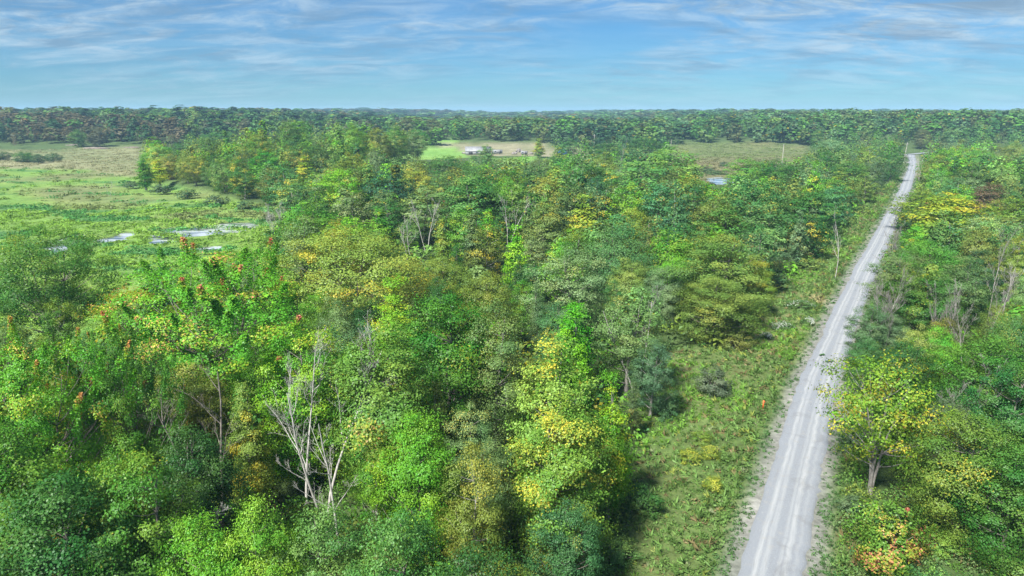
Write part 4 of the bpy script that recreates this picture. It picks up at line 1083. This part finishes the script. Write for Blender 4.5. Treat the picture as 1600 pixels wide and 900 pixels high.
def prism(pts, y0, y1):
    """profile in x,z drawn out along y"""
    n = len(pts); v = np.array([(x, y0, z) for x, z in pts] + [(x, y1, z) for x, z in pts], float)
    q = [(i, (i + 1) % n, n + (i + 1) % n, n + i) for i in range(n)]
    if n == 4: q += [(3, 2, 1, 0), (4, 5, 6, 7)]
    return v, np.array(q)
def part(name, shapes, mat, parent, **kw):
    v, q = join(shapes if isinstance(shapes, list) else [shapes])
    return link(name, build_mesh(name, v, q, mat, **kw), parent)
def empty(name, X, Y, rz=0.0, up=0.0):
    o = link(name, None, loc=(X, Y, float(terrain(X, Y)) + up)); o.rotation_euler = (0, 0, rz); return o
def shed(px, py, L, D, h, ridge, rz, label):
    X, Y = at(px, py); o = empty('shed', X, Y, rz)
    part('wall', [box((0, -D / 2, h / 2), (L, .2, h)), box((0, D / 2, h / 2), (L, .2, h)), box((-L / 2, 0, h / 2), (.2, D - .2, h)), box((L / 2, 0, h / 2), (.2, D - .2, h))], 'weathered_white', o)
    for s in (-1, 1):
        v = np.array([(-L / 2 - .4, s * (D / 2 + .5), h - .15), (L / 2 + .4, s * (D / 2 + .5), h - .15), (L / 2 + .4, 0, ridge), (-L / 2 - .4, 0, ridge)], float)
        v = np.r_[v, v + (0, 0, .18)]
        part('roof', (v, [(0, 1, 2, 3), (4, 5, 6, 7), (0, 1, 5, 4), (1, 2, 6, 5), (2, 3, 7, 6), (3, 0, 4, 7)]), 'grey_roof', o)
    for s in (-1, 1):
        part('gable', (np.array([(s * L / 2, -D / 2, h), (s * L / 2, D / 2, h), (s * L / 2, 0, ridge - .02), (s * L / 2, 0, ridge - .03)], float), [(0, 1, 2, 3)]), 'weathered_white', o)
    part('door', box((-L * .3, -D / 2 - .12, h * .42), (L * .16, .08, h * .84)), 'dark_opening', o)
    for k in range(3): part('window', box((-L * .05 + k * L * .17, -D / 2 - .12, h * .58), (L * .07, .08, h * .34)), 'glass_dark', o)
    tag(o, label, 'shed')
shed(747, 241, 22, 9, 3.0, 6.6, .06, 'long low farm shed with a pale grey roof in the yard')
def trailer(px, py, L, h, rz, label):
    X, Y = at(px, py); o = empty('trailer', X, Y, rz)
    part('body', box((0, 0, .7 + h / 2), (L, 2.6, h)), 'weathered_white', o)
    part('roof_edge', box((0, 0, .7 + h + .05), (L + .1, 2.7, .1)), 'grey_roof', o)
    part('door', box((L * .3, -1.33, .7 + h * .45), (.9, .05, h * .8)), 'dark_opening', o)
    part('window', box((-L * .2, -1.33, .7 + h * .62), (1.4, .05, h * .3)), 'glass_dark', o)
    for sx in (-.25, .25):
        for sy in (-1, 1):
            a = np.linspace(0, 2 * math.pi, 13)[:-1]
            part('wheel', tube([(sx * L, sy * 1.15, .4), (sx * L, sy * 1.16, .4), (sx * L, sy * 1.36, .4), (sx * L, sy * 1.37, .4)], [.02, .4, .4, .02], 12), 'rubber', o)
    part('tow_bar', box((-L / 2 - .7, 0, .55), (1.4, .15, .15)), 'rust_metal', o)
    tag(o, label, 'trailer')
trailer(777, 241, 9.0, 3.2, .10, 'white box trailer parked beside the long pale shed')
trailer(819, 242, 5.5, 2.6, -.2, 'small white trailer by the heap of stones in the yard')
def tarp(px, py):
    X, Y = at(px, py); o = empty('tarpaulin_heap', X, Y, .2)
    g = np.random.default_rng(3); n, m = 13, 11
    u, w = np.meshgrid(np.linspace(-1, 1, n), np.linspace(-1, 1, m), indexing='ij')
    z = 4.6 * np.clip(1 - np.maximum(np.abs(u), np.abs(w)) ** 3, 0, 1) * (1 - .18 * np.abs(u)) + .22 * g.normal(size=u.shape) * (np.abs(u) < .95) + .05
    v = np.stack([u * 4.6, w * 3.0, np.maximum(z, .03)], -1).reshape(-1, 3)
    i = np.arange(n - 1)[:, None] * m + np.arange(m - 1)[None, :]
    part('sheet', (v, np.stack([i, i + m, i + m + 1, i + 1], -1).reshape(-1, 4)), 'blue_tarp', o, smooth=True)
    part('rope', tube([(-4.6, 0, .1), (-2.4, 0, 4.3), (0, 0, 4.9), (2.4, 0, 4.3), (4.6, 0, .1)], [.06] * 5, 5), 'weathered_white', o)
    tag(o, 'bright blue tarpaulin drawn over a heap beyond the wood', 'tarpaulin')
tarp(879, 241)
def rock_mesh(seed, s):
    g = np.random.default_rng(seed); n, m = 6, 8
    th = np.linspace(.12, math.pi - .12, n); ph = np.arange(m) * 2 * math.pi / m
    r = 1 + .22 * g.normal(size=(n, m))
    v = np.stack([s[0] * r * np.sin(th)[:, None] * np.cos(ph), s[1] * r * np.sin(th)[:, None] * np.sin(ph), s[2] * (r * np.cos(th)[:, None]) + s[2] * .6], -1).reshape(-1, 3)
    i = np.arange(n - 1)[:, None] * m; j = np.arange(m)[None, :]; k = (j + 1) % m
    q = np.stack([i + j, i + k, i + k + m, i + j + m], -1).reshape(-1, 4)
    return v, np.r_[q, [(0, 1, 2, 3), (0, 3, 4, 7)], [(40, 41, 42, 43), (40, 43, 44, 47)]]
for k, (px, py, s, label) in enumerate([(803, 241, (3.0, 2.4, 1.6), 'pale boulder heap beside the white box trailer'), (812, 238, (3.6, 2.6, 2.6), 'tallest grey stone pile in the farm yard'), (829, 241, (2.6, 2.2, 1.3), 'low stone pile at the wood end of the yard'),
                                       (726, 240, (2.4, 2.0, 1.2), 'grey stone pile at the lawn end of the shed'), (845, 240, (2.4, 2.0, 1.0), 'flat tan stone pile behind the narrow yellow tree'), (906, 243, (4.0, 3.0, 1.6), 'tan earth mound past the blue tarpaulin')]):
    X, Y = at(px, py); o = empty('stone_pile', X, Y, k)
    for j in range(7):
        g = np.random.default_rng(k * 9 + j); f = g.uniform(.35, .6)
        v, q = rock_mesh(k * 31 + j, tuple(a * f for a in s)); part('stone', (v + (g.uniform(-.7, .7) * s[0], g.uniform(-.7, .7) * s[1], s[2] * .25 * (j % 3)), q), 'stone', o)
    tag(o, label, 'stone pile', 'stone piles in the farm yard')
for k, (px, py, w, d, h, label) in enumerate([(152, 232, 26, 8, 1.6, 'broad grey rock shelf above the tan meadow'), (118, 227, 18, 7, 1.4, 'grey rock ledge behind the tan meadow, toward the picture edge'), (206, 231, 15, 6, 1.3, 'small rock ledge at the wooded end of the meadow'), (478, 318, 6, 3, 1.6, 'grey-brown boulder on the marsh shore under the belt'), (470, 312, 5, 3, 1.2, 'smaller brown boulder behind the shore boulder')]):
    X, Y = at(px, py); v, q = rock_mesh(200 + k, (w / 2, d / 2, h / 1.6))
    o = link('rock', build_mesh('rock', v, q, 'brown_rock'), loc=(X, Y, float(terrain(X, Y)) - .4)); tag(o, label, 'rock')
def utility_pole(px, pbase, ptop, lean, arm, label):
    X, Y = at(px, pbase); d = project(X, Y, 0)[2]; H = (pbase - ptop) * d / F / P_C
    o = empty('utility_pole', X, Y); top = (lean * H, 0, H)
    part('pole', tube([(0, 0, -.5), (lean * H * .5, 0, H * .5), top], [.26, .22, .17], 8), 'pole_wood', o)
    part('cap', box((top[0], 0, H + .06), (.34, .34, .12)), 'grey_roof', o)
    if arm:
        a = part('crossarm', box((lean * H * .92, -.2, H * .92), (2.6, .14, .16)), 'pole_wood', o)
        for s in (-1.15, -.4, .4, 1.15): part('insulator', tube([(lean * H * .92 + s, -.2, H * .92 + .08), (lean * H * .92 + s, -.2, H * .92 + .2), (lean * H * .92 + s, -.2, H * .92 + .34)], [.05, .09, .04], 6), 'glass_insulator', a)
    tag(o, label, 'utility pole', 'utility poles')
utility_pole(1222, 256, 227, 0, False, 'pale utility pole standing in the tan wetland')
utility_pole(1412, 254, 224, .06, True, 'leaning utility pole where the gravel road meets the crossing road')
utility_pole(928, 240, 211, 0, True, 'utility pole behind the dark rounded trees by the yard')
utility_pole(1048, 236, 219, 0, False, 'short white pole at the edge of the wetland behind the tall poplar')
def car(px, py, rz):
    X, Y = at(px, py); o = empty('car', X, Y, rz, .3)
    prof = [(-2.2, .35), (-2.25, .85), (-1.5, 1.0), (-.9, 1.45), (.7, 1.48), (1.35, 1.02), (2.2, .88), (2.25, .4)]
    v, q = prism(prof, -.85, .85); part('body', (v, np.r_[q, [(0, 1, 2, 7), (2, 3, 4, 5), (2, 5, 6, 7), (8, 9, 10, 15), (10, 11, 12, 13), (10, 13, 14, 15)]]), 'car_paint', o)
    for s in (-1, 1): part('side_window', box((-.1, s * .86, 1.2), (1.7, .03, .34)), 'glass_dark', o)
    for sx in (-1.4, 1.4):
        for sy in (-1, 1): part('wheel', tube([(sx, sy * .66, .33), (sx, sy * .67, .33), (sx, sy * .88, .33), (sx, sy * .89, .33)], [.02, .33, .33, .02], 12), 'rubber', o)
    tag(o, 'pale car crossing the far end of the gravel road', 'car')
car(1411, 243, .05)
def stake():
    X, Y = at(1192, 640); o = empty('survey_stake', X, Y)
    part('post', [box((0, 0, .62), (.14, .06, 1.24))], 'stake_orange', o); part('ribbon', [box((.09, -.02, 1.02), (.2, .02, .14), .3)], 'stake_orange', o)
    tag(o, 'orange survey stake on the verge beside the gravel road', 'stake')
stake()
for k, (px, py, s, label) in enumerate([(1284, 557, .9, 'small leafy twig lying on the gravel road'), (1296, 567, 1.5, 'larger leafy branch lying across the gravel road')]):
    X, Y = at(px, py); o = empty('fallen_branch', X, Y, .3, .17)
    part('stem', tube([(-s * .5, 0, .05), (0, .04, .07), (s * .5, 0, .04)], [.02, .018, .008], 5), 'bark', o)
    g = np.random.default_rng(k); n = 60; P = np.c_[g.uniform(-.5, .5, n) * s, g.normal(0, .12 * s, n), g.uniform(.04, .22, n)]
    c = link('leaves', crown_mesh('leaves', leaf_quads(P, unit(np.array([0, 0, 1.]) + .5 * g.normal(size=(n, 3))), .2, .6, g, 0), g.random(n), np.zeros(n)), o)
    c.color = (.05, .11, .02, 0); c['autumn'] = [.1, .1, .02]
    tag(o, label, 'branch', 'branches on the road')
# ------------------------------------------------------------------ haze
def haze():
    m = new_mat('haze'); t = NT(m)
    v = t.node('ShaderNodeVolumePrincipled', {'Color': (0.40, 0.68, 0.95, 1), 'Density': 0.00015, 'Anisotropy': 0.0})
    t.node('ShaderNodeOutputMaterial', {1: v.outputs[0]})
    vv, qq = box((0, 3650, 23), (16400, 7800, 110))
    o = link('haze', build_mesh('haze', vv, qq, m)); tag(o, 'pale blue haze over the distant woods', kind='stuff')
haze()
